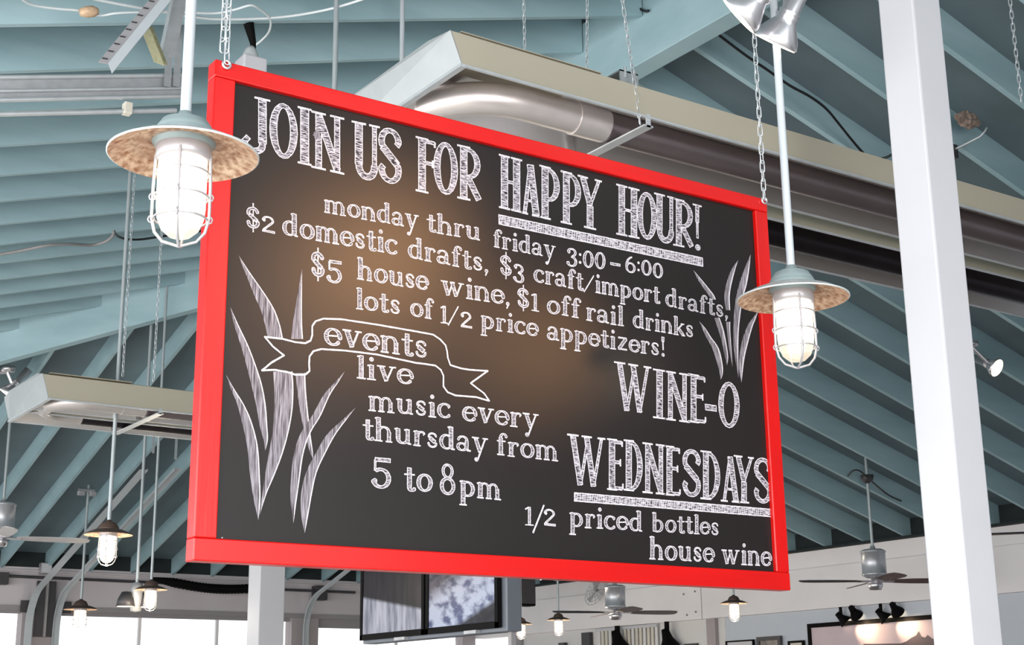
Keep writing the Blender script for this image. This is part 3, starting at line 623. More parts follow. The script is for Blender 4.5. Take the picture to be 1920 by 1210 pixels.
def blades(lst, name, label):
    mb = MB()
    for k, bl in enumerate(lst):
        pts = smooth_path([(x, y, r) for x, y, r in bl], 5); L_, R_, R2 = [], [], []
        for p_ in pts:
            r = max(p_.z, 0.15); L_.append(B2(p_.x-r, p_.y)); R_.append(B2(p_.x+r, p_.y)); R2.append(B2(p_.x+r-min(2.2, r*0.5), p_.y))
        y = YC+0.0003-0.00006*k
        vs = [(a[0], y, a[1]) for ab in zip(L_, R_) for a in ab]
        mb.add(vs, [(2*q, 2*q+1, 2*q+3, 2*q+2) for q in range(len(pts)-1)], 1)
        vs = [(a[0], y-0.0001, a[1]) for ab in zip(R2, R_) for a in ab]
        mb.add(vs, [(2*q, 2*q+1, 2*q+3, 2*q+2) for q in range(len(pts)-1)], 0)
    o = mb.build(name, [M['chalk'], M['chalkg']], sign); o['label'] = label
blades(GRASS_L, 'chalk_drawing', 'large chalk tuft of grass blades at the left')
blades(GRASS_R, 'chalk_drawing', 'small chalk tuft of grass blades at the upper right')
RU = [(496,632),(530,636),(553,642),(572,644),(582,639),(585,629),(585,612),(591,603),(606,598),(639,599),(705,609),(780,622),(812,628),(825,637),(835,648),(838,660),(839,671),(844,685),(863,691),(881,694),(914,696)]
RZ = [(914,696),(882,719),(907,738),(917,752)]
RL = [(491,695),(515,694),(538,698),(553,703),(572,703),(580,696),(579,683),(580,669),(587,659),(602,655),(648,658),(705,665),(780,681),(797,683),(816,686),(826,694),(831,705),(831,725),(839,736),(854,742),(892,745),(916,752)]
RW = [(496,632),(511,650),(532,667),(509,680),(491,695)]
segs = []
for pl in (RU, RZ, RL, RW):
    P = [B2(x, y) for x, y in pl]
    for a, b_ in zip(P[:-1], P[1:]): segs.append((a, b_, 0.0022, 0.0022, False))
F, gx0, gz0 = sdf(segs, 0.0010); F = wobble(F, gx0, gz0, 0.001, 0.0002); mb = MB(); region_mesh(mb, -F, gx0, gz0, 0.0010, YC-0.0006, 0)
o = mb.build('chalk_drawing', [M['chalk']], sign); o['label'] = 'chalk outline of a ribbon banner'
# a chalk smear on the first N, and the small screw in the corner
mb = MB()
for (x, y, rx, ry) in ((594, 253, 7, 9),):
    mb.add([(*(lambda q: (q[0], YC-0.0003, q[1]))(B2(x+rx*math.cos(a)*j_, y+ry*math.sin(a)*j_)),) for a, j_ in [(k*math.pi/12, 0.75+0.5*((k*7) % 5)/5) for k in range(24)]], [tuple(range(24))])
mb.build('chalk_smear', M['chalkg'], sign)
q = B2(416, 1009); MB().lathe([(0, 0), (0.0025, 0), (0.002, 0.002), (0, 0.002)], (q[0], YC, q[1]), 8, mat3=Matrix.Rotation(math.pi/2, 3, 'X')).build('screw', M['chrome'], sign)

# ------------------------------------------------------------------ chains
def link_mesh(name, L, wd, r):
    pts = []
    for k in range(14):
        a = 2*math.pi*k/14; x = math.cos(a)*wd/2; z = math.sin(a)*wd/2
        z += (L/2-wd/2) if z > 0.001 else (-(L/2-wd/2) if z < -0.001 else 0)
        pts.append((x, 0, z))
    return MB().tube(pts, r, 6, closed=True).mesh(name, M['galv'])
LM = link_mesh('link', 0.040, 0.0135, 0.0019)
def chain(pa, pb, label, group=None, pitch=0.030, lm=LM, parts=True, scale=1.0):
    pa, pb = Vector(pa), Vector(pb); t = thing('chain', label, 'chain', pb, group)
    d = pa-pb; n = max(2, int(d.length/(pitch*scale))); q = Vector((0, 0, 1)).rotation_difference(d.normalized())
    if parts:
        for k in range(n):
            o = bpy.data.objects.new('link', lm); COL.objects.link(o); o.parent = t; o.location = d*((k+0.5)/n)
            o.rotation_mode = 'QUATERNION'
            tw = Matrix.Rotation(math.radians((90 if k % 2 else 0)+20+random.uniform(-12, 12)), 3, 'Z').to_quaternion()
            o.rotation_quaternion = q @ tw; o.scale = (scale,)*3
    else:
        mb = MB(); R = q.to_matrix()
        base = [v.co.copy()*scale for v in lm.vertices]; fs = [tuple(p.vertices) for p in lm.polygons]
        for k in range(n):
            tw = Matrix.Rotation(math.radians(90*(k % 2)+20), 3, 'Z')
            mb.add([R @ (tw @ v)+d*((k+0.5)/n) for v in base], fs, 0, True)
        o = mb.build('links', M['galv'], t); o['kind'] = 'stuff'
    return t
def up_to_roof(q, off=0.0): return Vector((q.x, q.y, zroof(q.x, q.y)+off+D))
a = PY(425, 118, YS-0.004); b_ = PY(1433, 373, YS-0.004)
top = up_to_roof(a, 0.01)
chain(top, a, 'near chain hooked into the eyelet at the upper left corner of the red frame')
a2 = PY(417, 96, YS+0.01); chain((a2.x, a2.y, top.z+0.01), a2, 'near loose chain strand hanging left beside the chalkboard corner chain')
chain(up_to_roof(b_, 0.01), b_, 'chain holding the upper right corner of the red chalkboard frame')
# hooks in the rafters that carry the chains are part of the eyelets' screws

# ------------------------------------------------------------------ pendant lamps
LAMPS = {}
def lamp_proto(style, label, R=0.150):
    t = thing('pendant_lamp', label, 'lamp', (0, 0, 0)); k = R/0.1525
    sh = M['shadeo'] if style == 'grey' else M['shadeb']; cp = M['cap'] if style == 'grey' else M['shadeb']
    z = lambda v: v*k*(0.92 if v < -0.02 else 1)
    # origin at the rim plane of the shade
    MB().tube([(0, 0, z(0.08)), (0, 0, 1.0)], 0.0115*k if style == 'grey' else 0.013*k, 12).build('rod', M['rodp'] if style == 'grey' else M['rodd'], t)
    MB().lathe([(0, z(0.094)), (z(0.014), z(0.094)), (z(0.016), z(0.086)), (z(0.030), z(0.080)), (z(0.048), z(0.072)), (z(0.050), z(0.066)), (z(0.053), z(0.064)), (z(0.060), z(0.052)), (z(0.061), z(0.047)), (z(0.065), z(0.044)), (z(0.067), z(0.028)), (z(0.055), z(0.016))], n=36).build('cap', cp, t)
    # shade: outer skin and rusty underside
    MB().lathe([(z(0.050), z(0.036)), (z(0.085), z(0.031)), (z(0.120), z(0.018)), (z(0.150), z(0.002)), (z(0.1535), z(0.001)), (z(0.1535), z(-0.002)), (z(0.151), z(-0.003))], n=48).build('shade', sh, t)
    so = MB().lathe([(z(0.151), z(-0.003)), (z(0.148), z(-0.001)), (z(0.118), z(0.014)), (z(0.104), z(0.021)), (z(0.098), z(0.018)), (z(0.088), z(0.024)), (z(0.055), z(0.027))], n=48).build('shade_underside', M['shade'], t)
    # collar, jar, bulb
    MB().lathe([(z(0.052), z(0.03)), (z(0.056), z(0.02)), (z(0.056), z(-0.006)), (z(0.051), z(-0.012)), (z(0.047), z(-0.012)), (z(0.047), z(0.02))], n=32).build('collar', M['cage'], t)
    MB().lathe([(z(0.048), z(0.01)), (z(0.0495), z(-0.03)), (z(0.0495), z(-0.125)), (z(0.047), z(-0.150)), (z(0.038), z(-0.175)), (z(0.022), z(-0.191)), (z(0.0), z(-0.196))], n=32).build('glass_jar', M['jar'], t)
    MB().lathe([(0, z(0.0)), (z(0.018), z(0.0)), (z(0.030), z(-0.03)), (z(0.032), z(-0.10)), (z(0.025), z(-0.14)), (0, z(-0.15))], n=20).build('bulb', M['bulb'], t)
    g = MB()
    for zz, rr in ((-0.045, 0.0535), (-0.100, 0.0545), (-0.152, 0.0535)):
        g.tube([(z(rr)*math.cos(a), z(rr)*math.sin(a), z(zz)) for a in [i*math.pi/14 for i in range(28)]], z(0.0022), 6, closed=True)
    for j in range(4):
        a = j*math.pi/2+math.radians(62); c, s_ = math.cos(a), math.sin(a)
        pf = [(0.055, 0.0), (0.056, -0.03), (0.0575, -0.08), (0.0575, -0.15), (0.050, -0.182), (0.034, -0.203), (0.0, -0.214)]
        g.tube([(z(r)*c, z(r)*s_, z(v)) for r, v in pf], z(0.0032), 6)
        for zz in (-0.100, -0.152): g.tube([(z(0.058+0.006*math.cos(b))*c, z(0.058+0.006*math.cos(b))*s_, z(zz+0.008*math.sin(b))) for b in [i*math.pi/4 for i in range(8)]], z(0.0018), 5, closed=True)
    g.build('wire_guard', M['cage'], t)
    return t
def set_lamp(t, x, y, z, top):
    t.location = (x, y, z)
    for c in t.children:
        if c.name.startswith('rod'):
            # own mesh so that each rod ends at the roof
            me = c.data.copy(); c.data = me
            L = top-z
            for v in me.vertices:
                if v.co.z > 0.5: v.co.z = L
    return t
def pendant(style, label, q, top=None, R=0.150, first=[{}]):
    key = (style, R)
    if key not in LAMPS: LAMPS[key] = lamp_proto(style, label, R); t = LAMPS[key]; t2 = t
    else:
        t2 = copy_tree(LAMPS[key]); t2['label'] = label
    t2['group'] = 'caged jar pendant lamps'
    if q.y > 7:
        pl = bpy.data.lights.new('lamp_glow', 'POINT'); pl.energy = 15; pl.color = (1, 0.86, 0.66); pl.shadow_soft_size = 0.05
        po = bpy.data.objects.new('lamp_glow', pl); COL.objects.link(po); po.location = (q.x, q.y, q.z-0.27)
    set_lamp(t2, q.x, q.y, q.z, top if top else zroof(q.x, q.y)+D+0.01)
    return t2
pendant('grey', 'large grey caged pendant lamp overlapping the left edge of the red frame', PY(344, 291, 2.60))
pendant('grey', 'grey caged pendant lamp in front of the right edge of the red frame', PY(1487, 560, 2.64))
pendant('bronze', 'lit bronze-shaded pendant lamp below the left heater, in front of the curved tracks', PZ(203, 1003, EYE+1.1))
pendant('bronze', 'lit bronze-shaded pendant lamp above the left windows, nearest the curved tracks', W(ray(151, 1143)*17.9/np.dot(ray(151, 1143), FW)), R=0.205)
pendant('bronze', 'lit bronze-shaded pendant lamp beside the black corrugated duct', PZ(283, 1106, EYE+1.12))
pendant('bronze', 'small bronze-shaded pendant lamp hanging just right of the grey screen cabinet', PZ(977, 1171, EYE+1.1))
pendant('bronze', 'small bronze-shaded pendant lamp left of the middle ceiling fan', PZ(1047, 1163, EYE+1.1))
pendant('bronze', 'lit pendant lamp directly below the right end of the red bottom rail', PZ(1376, 1132, EYE+1.1))
pendant('grey', 'pendant lamp mostly hidden behind the chalkboard, only its jar tip showing below', PZ(1013, 1036, EYE+1.1))
for (px, yy, lab) in ((630.5, 5.9, 'thin grey conduit drop left of the heater end, vanishing behind the chalkboard'), (754.5, 6.0, 'pale conduit drop behind the heater end cap')):
    q = PY(px, 20, yy); t = thing('conduit_rod', lab, 'rod', (q.x, yy, EYE+1.25))
    MB().tube([(0, 0, 0), (0, 0, zroof(q.x, yy)+D-0.03-EYE-1.25)], 0.013, 10).build('conduit', M['rodd'] if px < 700 else M['rodp'], t)
    MB().lathe([(0, 0.10), (0.02, 0.09), (0.055, 0.05), (0.06, 0.0), (0, 0.0)], n=20).build('cap', M['cap'], t)

# ------------------------------------------------------------------ radiant tube heaters
def heater(name_label, x0, x1, yn, z, wdt, hh, tr, gap, dark_far=True):
    """x0 near end, runs along +x; yn near edge; wdt total width of one trough; two troughs side by side"""
    t = thing('tube_heater', name_label, 'heater', (x0, yn, z))
    L = x1-x0; el = wdt*1.15
    for i in range(2):
        ya = i*(wdt+gap); yb = ya+wdt
        # trough profile (y, z): near face, slanted shoulder, flat top, shoulder, far face
        prof = [(ya, 0), (ya+0.004, hh*0.78), (ya+wdt*0.30, hh*0.92), (yb-wdt*0.34, hh*0.92), (yb-wdt*0.22, hh*0.80), (yb, 0)]
        xs = el if i == 1 else 0.0
        xs = 0.0
        o = MB()
        vs = [(xs-0.045*min(1, zz/(hh*0.78)), y, zz) for y, zz in prof]+[(L, y, zz) for y, zz in prof]; n = len(prof)
        o.add(vs, [(k, k+1, n+k+1, n+k) for k in range(n-1)], 0)
        inn = [(y+(0.004 if y < (ya+yb)/2 else -0.004), max(zz-0.006, 0)) for y, zz in prof]
        vs = [(xs-0.040*min(1, zz/(hh*0.78)), y, zz) for y, zz in inn]+[(L, y, zz) for y, zz in inn]
        o.add(vs, [(n+k, n+k+1, k+1, k) for k in range(n-1)], 1)
        o.build('hood', [M['hood'], M['hoodin']], t)
        for ye_ in (ya, yb):
            MB().box((xs, ye_-0.006, -0.004), (L, ye_+0.006, 0.004)).build('hood_lip', M['galv'], t)
    W2 = 2*wdt+gap
    c = MB(); c.add([(0, 0, 0), (0, W2, 0), (-0.045, W2*0.99, hh*0.80), (-0.045, W2*0.85, hh*0.93), (-0.045, W2*0.15, hh*0.93), (-0.045, W2*0.005, hh*0.80)], [(0, 1, 2, 3, 4, 5)], 0)
    ec = c.build('end_cap', M['hoodend'], t); md = ec.modifiers.new('solid', 'SOLIDIFY'); md.thickness = 0.004
    MB().box((-0.012, -0.004, -0.006), (0.012, W2+0.004, 0.006)).build('end_lip', M['galv'], t)
    MB().box((0.0, 0.01, hh*0.85), (el+0.1, W2-0.01, hh*0.87)).build('end_cover', M['hood'], t)
    # tubes and the U bend at the near end
    y1_ = wdt*0.5; y2_ = wdt*1.5+gap; zc_ = hh*0.25; rr = (y2_-y1_)/2; yc = (y1_+y2_)/2; xb = rr+tr+0.05
    pts = [(xb+rr*0.9, y1_, zc_)]+[(xb-rr*math.sin(a), yc-rr*math.cos(a), zc_) for a in [k*math.pi/16 for k in range(17)]]+[(xb+0.35*rr, y2_, zc_)]
    MB().tube(pts, tr, 24).build('elbow', M['tubeb'], t)
    MB().tube([(xb+rr*0.9-0.03, y1_, zc_), (xb+rr*0.9+0.12, y1_, zc_)], tr*1.06, 24).build('coupling', M['tubeb'], t)
    MB().tube([(xb+rr*0.9, y1_, zc_), (L-0.02, y1_, zc_)], tr, 24).build('tube', M['tube'], t)
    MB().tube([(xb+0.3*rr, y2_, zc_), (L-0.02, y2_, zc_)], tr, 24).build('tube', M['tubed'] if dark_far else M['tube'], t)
    xk = xb+rr*0.9+0.16
    while xk < L:
        b = MB(); b.box((xk-0.022, 0.0, zc_-tr-0.012), (xk+0.022, W2, zc_-tr-0.006)); b.box((xk-0.010, 0.0, zc_-tr-0.012), (xk+0.010, 0.006, 0.015)); b.box((xk-0.010, W2-0.006, zc_-tr-0.012), (xk+0.010, W2, 0.015))
        b.build('hanger_strap', M['galv'], t); xk += 9
    return t, W2
hz = EYE+2.18
h1a = PY(868, 123, 3.9); hend = PY(1900, 428, 3.9)
heat1, W2 = heater('large radiant tube heater with long metal hoods behind the top of the chalkboard', h1a.x, h1a.x+8.4, 3.9, h1a.z, 0.46, 0.158, 0.064, 0.14)
h2a = PZ(92, 748, EYE+1.85)
heat2, W22 = heater('smaller radiant tube heater hanging left of the chalkboard', h2a.x, h2a.x+5.5, h2a.y, h2a.z, 0.36, 0.19, 0.055, 0.10)
# hanger chains of the heaters
for k, (px, py) in enumerate(((1200, 232), )):
    q = PY(px, py, 3.9); chain((q.x-0.12, 3.97, zroof(q.x, 3.97)+0.0), (q.x, 3.9, q.z), 'chain over the heater face to its hanger bracket, above the chalkboard')
q = PY(1178, 140, 4.3); 
chain(up_to_roof(PY(1117, 70, 4.4)), PY(1100, 128, 4.4), 'chain dropping behind the heater top edge near the ridge beam', scale=0.9)
chain(up_to_roof(PY(981, 60, 4.6)), PY(984, 95, 4.6), 'chain reaching the heater hood between conduit drop and ridge', scale=0.9)
q = PY(1412, 40, 4.2)
q = PZ(288, 715, EYE+1.96); chain(up_to_roof(q), q, 'thin chain on the left heater, nearer the red frame', parts=False)
q = PZ(230, 705, EYE+2.0); q = Vector((q.x, q.y, q.z)); chain(up_to_roof(q), q, 'thin chain behind the thin lamp rod at left', parts=False)
q = PZ(1915, 190, EYE+2.5); chain(up_to_roof(q), q, 'thin chain at the far upper right edge beside the column', scale=1.0)
# bracket on the heater top
q = PY(1180, 148, 3.95); t = thing('hanger_bracket', 'small notched metal bracket on the heater upper edge below the ridge beam', 'bracket', (q.x, 3.95, q.z))
b = MB(); b.box((-0.045, 0, -0.03), (0.045, 0.006, 0.03)); b.box((-0.045, 0, 0.024), (0.045, 0.08, 0.03)); b.box((0.02, -0.004, -0.03), (0.03, 0.01, 0.04)); b.build('plate', M['hoodend'], t)
MB().tube([(-0.02, 0, 0.045), (-0.02, 0, 0.0)], 0.006, 8).build('bolt', M['galv'], t)

# ------------------------------------------------------------------ ceiling fans
def fan_mesh(nb, R, blade_mat, ang0, motor_r=0.135, motor_h=0.26, label='', loc=(0, 0, 0), rod=0.8, tilt=0):
    t = thing('ceiling_fan', label, 'fan', loc, 'ceiling fans')
    MB().tube([(0, 0, motor_h), (0, 0, motor_h+rod+0.2)], 0.016, 10).build('rod', M['rodd'], t)
    MB().lathe([(0.0, motor_h+rod), (0.07, motor_h+rod), (0.06, motor_h+rod-0.05), (0.02, motor_h+rod-0.09), (0, motor_h+rod-0.09)], n=24).build('canopy', M['dark'], t)
    MB().lathe([(0.02, motor_h+0.06), (0.03, motor_h+0.03), (motor_r*0.8, motor_h+0.02), (motor_r*1.06, motor_h), (motor_r*1.06, motor_h-0.012), (motor_r, motor_h-0.014), (motor_r, 0.025), (motor_r*1.04, 0.02), (motor_r*1.04, 0.005), (motor_r*0.7, -0.02), (0, -0.02)], n=32).build('motor', M['fanm'], t)
    MB().lathe([(0, -0.02), (0.04, -0.02), (0.035, -0.07), (0.075, -0.08), (0.08, -0.10), (0.06, -0.145), (0.0, -0.15)], n=24).build('hub', M['chrome'], t)
    for k in range(nb):
        a = ang0+2*math.pi*k/nb; Rm = Matrix.Rotation(a, 4, 'Z') @ Matrix.Rotation(math.radians(-12), 4, 'X')
        b = MB(); n = 8; prof = [(0.16, 0.045), (0.26, 0.06), (0.5*R, 0.075), (0.85*R, 0.080), (0.97*R, 0.065), (R, 0.03)]
        vs = []
        for r, h in prof:
            for zz in (-0.004, 0.004): vs += [(r, -h, zz), (r, h, zz)]
        fs = []
        for i2 in range(len(prof)-1):
            o_ = 4*i2; fs += [(o_+2, o_+3, o_+7, o_+6), (o_, o_+4, o_+5, o_+1), (o_, o_+2, o_+6, o_+4), (o_+1, o_+5, o_+7, o_+3)]
        e = 4*(len(prof)-1); fs += [(0, 1, 3, 2), (e, e+2, e+3, e+1)]
        b.add([(Rm @ Vector(v))+Vector((0, 0, -0.055)) for v in vs], fs)
        bl = b.build('blade', blade_mat, t)
        c = MB(); c.hexa([(Rm @ Vector(v))+Vector((0, 0, -0.055)) for v in [(0.03, -0.02, -0.01), (0.2, -0.03, -0.01), (0.2, 0.03, -0.01), (0.03, 0.02, -0.01), (0.03, -0.02, 0.004), (0.2, -0.03, 0.004), (0.2, 0.03, 0.004), (0.03, 0.02, 0.004)]])
        c.build('blade_iron', M['chrome'], t)
    return t
q = PC(1612, 885, -0.1); qm = PX(1640, 1080, q.x)
fan_mesh(4, 0.80, M['blade'], 2.62, 0.125, 0.25, 'silver ceiling fan with dark blades right of the chalkboard, beside the big column', (q.x, qm.y, qm.z), zroof(q.x, qm.y)-qm.z-0.2)
def at_depth(px, py, d):
    r = ray(px, py); return W(r*d/np.dot(r, FW))
q = at_depth(1154, 1140, 17.6)
fan_mesh(4, 0.80, M['blade'], 2.81, 0.125, 0.25, 'silver ceiling fan with dark blades directly below the red bottom rail', q, zroof(q.x, q.y)-q.z-0.2)
q = at_depth(2, 999, 15.3)
fan_mesh(4, 0.92, M['bladel'], -0.16, 0.13, 0.30, 'pale-bladed ceiling fan cut off by the left edge of the picture', q, zroof(q.x, q.y)-q.z-0.22)
q = at_depth(1428, 901, 17.5)
fan_mesh(5, 0.80, M['blade'], 2.20, 0.125, 0.25, 'ceiling fan behind the chalkboard with only one brown blade tip showing at right', q, max(0.3, zroof(q.x, q.y)-q.z-0.2))
q = at_depth(2000, 985, 13.5)
fan_mesh(5, 0.80, M['blade'], 2.25, 0.125, 0.25, 'ceiling fan at the right picture edge with one dark blade tip showing', q, max(0.3, zroof(q.x, q.y)-q.z-0.2))

# ------------------------------------------------------------------ garage door tracks
def track(pts, wv, label, mt='galv', w_=0.06, loc=None, group='curved garage door tracks'):
    p0 = Vector(pts[0]); t = thing('door_track', label, 'track', p0, group)
    P = [Vector(p)-p0 for p in pts]; wv = Vector(wv).normalized()*w_
    b = MB()
    b.strip(P, wv)
    o = b.build('rail', M[mt], t); md = o.modifiers.new('s', 'SOLIDIFY'); md.thickness = 0.006
    nrm = wv.cross(P[-1]-P[0]).normalized()*0.03
    b = MB(); b.strip(P, nrm); o = b.build('rail_lip', M[mt], t); o.modifiers.new('s', 'SOLIDIFY').thickness = 0.006
    return t
def curved(xw, ybase, zbend, yend):
    # vertical from the floor, bend to the roof slope, rises towards the camera
    yv = ybase; pts = [(xw, yv, 0.1), (xw, yv, 1.0), (xw, yv, zbend-0.5)]
    R = 0.55; a1 = math.pi/2-RP
    for k in range(1, 9):
        a = a1*k/8; pts.append((xw, yv-R*(1-math.cos(a)), zbend-0.5+R*math.sin(a)))
    y_, z_ = pts[-1][1], pts[-1][2]
    L = y_-yend; pts.append((xw, yend, z_+T*L)); return pts
qa = PY(60, 1180, Y1-0.15); qb = PY(90, 1180, Y1-0.15)
zb_ = PY(95, 1095, Y1-0.5).z
track(curved(qa.x, Y1-0.15, zb_-0.08, 16.0), (-1, 0, 0), 'left one of the two curved steel tracks rising diagonally from the white windows', w_=0.10, mt='rodp')
track(curved(qb.x+0.06, Y1-0.15, zb_-0.08, 15.9), (1, 0, 0), 'right one of the two curved steel tracks rising diagonally from the white windows', w_=0.10, mt='rodp')
qc = PY(568, 1190, Y1-0.15)
track(curved(qc.x, Y1-0.15, zb_-0.02, 17.0), (1, 0, 0), 'single curved white track right of the small column, ending at the red rail', w_=0.10, mt='rodp')
t = thing('track_bracket', 'dark steel angle post between the two curved tracks', 'bracket', (qa.x+0.14, Y1-0.1, EYE+1.05))
MB().box((-0.10, -0.02, 0), (0.16, 0.02, 0.75)).build('plate', M['dark'], t)
MB().box((0.02, -0.05, 0.0), (0.05, 0.02, 0.75)).build('flange', M['headerd'], t)
for kx in (-0.22, 0.30): MB().box((kx-0.08, -0.04, 0.32), (kx+0.08, 0.02, 0.48)).build('roller_carrier', M['dark'], t)
q = PY(87, 1066, Y1-0.12); t = thing('junction_box', 'small white box above the black shaft at the curved tracks', 'box', (q.x, Y1-0.14, q.z))
bevel(MB().box((-0.075, 0, -0.075), (0.075, 0.13, 0.075)).build('body', M['cage'], t), 0.01)
MB().box((-0.06, -0.006, -0.06), (0.06, 0.0, 0.06)).build('cover', M['white'], t)
# struts carrying the track ends
for (px, py, ln, lab) in ((287, 850, 1.1, 'slim strut holding the upper end of the left curved track'), (329, 862, 0.9, 'slim strut holding the upper end of the right curved track')):
    q = PB(px, py, 0.26); t = thing('strut', lab, 'strut', (q.x, q.y, q.z)); MB().box((-0.015, -0.004, 0), (0.015, 0.004, zroof(q.x, q.y)-q.z+0.05)).add([(0.015, -0.004, 0), (0.015, 0.03, 0), (0.015, 0.03, zroof(q.x, q.y)-q.z+0.05), (0.015, -0.004, zroof(q.x, q.y)-q.z+0.05)], [(0, 1, 2, 3)]).build('angle', M['galv'], t)
# west door track under the left rafters, with perforated angles
TY = 6.5
p0 = PY(-40, 168, TY); p1 = PY(342, 162, TY)
p1b = p0+(p1-p0)*2.6; p00 = p0-(p1-p0)*1.2
t = thing('horizontal_track', 'wide galvanised horizontal track behind the left pendant lamp', 'track', p00)
u = (p1-p00); dz = Vector((0, 0, 1))
b = MB(); b.hexa([Vector((0, 0, -0.055)), u+dz*-0.055, u+Vector((0, 0.02, -0.055)), Vector((0, 0.02, -0.055)), Vector((0, 0, 0.055))-dz*0.0, u+dz*0.055, u+Vector((0, 0.02, 0.055)), Vector((0, 0.02, 0.055))]); b.build('rail', M['galvd'], t)
for zz, r in ((0.058, 0.012), (-0.012, 0.009), (-0.058, 0.012)): MB().tube([dz*zz+Vector((0, -0.008, 0)), u+dz*zz+Vector((0, -0.008, 0))], r, 8).build('rail_lip', M['galv'], t)
q = PY(7, 188, TY)-p00; MB().lathe([(0, 0), (0.014, 0), (0.01, 0.012), (0, 0.012)], q+Vector((0, -0.004, 0)), 10, mat3=Matrix.Rotation(math.pi/2, 3, 'X')).build('bolt', M['chrome'], t)
g0 = PY(-40, 215, TY); g1 = PY(330, 207, TY); g00 = g0-(g1-g0)*1.2
t = thing('steel_bar', 'slim pale bar running just below the wide horizontal track at left', 'bar', g00)
MB().tube([(0, 0, 0), g1-g00], 0.013, 8).build('bar', M['galv'], t)
qk = PY(238, 205, TY)-g00; bevel(MB().box(qk+Vector((-0.02, -0.03, -0.03)), qk+Vector((0.02, 0.02, 0.03))).build('plastic_clip', M['mat'], t), 0.004)
def angle_iron(pA, pB, w1, w2, label, mt='galvd', slots=True, cover='galv'):
    pA, pB = Vector(pA), Vector(pB); t = thing('perforated_angle', label, 'angle iron', pA)
    d = pB-pA; L = d.length; w1, w2 = Vector(w1), Vector(w2); dn = d.normalized()
    for wv, mm in ((w1, mt), (w2, cover)):
        b = MB(); b.add([Vector((0, 0, 0)), d, d+wv, wv], [(0, 1, 2, 3)]); o = b.build('flange', M[mm], t); o.modifiers.new('s', 'SOLIDIFY').thickness = 0.004
    if slots:
        n = int(L/0.045); b = MB(); nr = w1.cross(d).normalized()*0.0035
        for sgn in (1, -1):
            for k in range(n):
                c = dn*((k+0.5)*L/n)+w1*0.62+nr*sgn; h = w1.normalized()*0.012; e = dn*0.004
                b.add([c-h-e, c+h-e, c+h+e, c-h+e], [(0, 1, 2, 3)])
        b.build('slots', M['dark'], t)['kind'] = 'stuff'
    return t
SY = 5.6
c0 = PY(203, 120, SY); c1 = PY(393, -114, SY)
angle_iron(c0, c1, PY(184, 116, SY+0.02)-c0, PY(210, 139, SY-0.03)-c0, 'bright perforated angle iron slanting down to the left beside the lamp rod', 'cage', cover='rodp')
c0 = PY(290, 116, SY+0.1); c1 = PY(262, 45, SY+0.1)
angle_iron(c0, c1, PY(314, 122, SY+0.1)-c0, PY(311, 112, SY-0.05)-c0+Vector((0.02, 0.06, 0)), 'olive perforated angle iron crossing behind the bright slanted one', 'olive', cover='olive')
c0 = PY(303, 101, SY+0.15); c1 = PY(351, -120, SY+0.15)
angle_iron(c0, c1, PY(327, 108, SY+0.15)-c0, Vector((0.0, 0.05, 0.0)), 'grey perforated strap hanging right behind the left lamp rod', 'galvd', slots=False)
for (px, lab) in ((314, 'thin upright strut under the grey strap, left of the pair'), (331, 'thin upright strut under the grey strap, right of the pair')):
    q = PY(px, 162, TY-0.05); t = thing('strut', lab, 'strut', q); MB().box((-0.018, 0, 0), (0.018, 0.004, PY(px, 20, TY-0.05).z-q.z)).build('angle', M['galvd'], t)

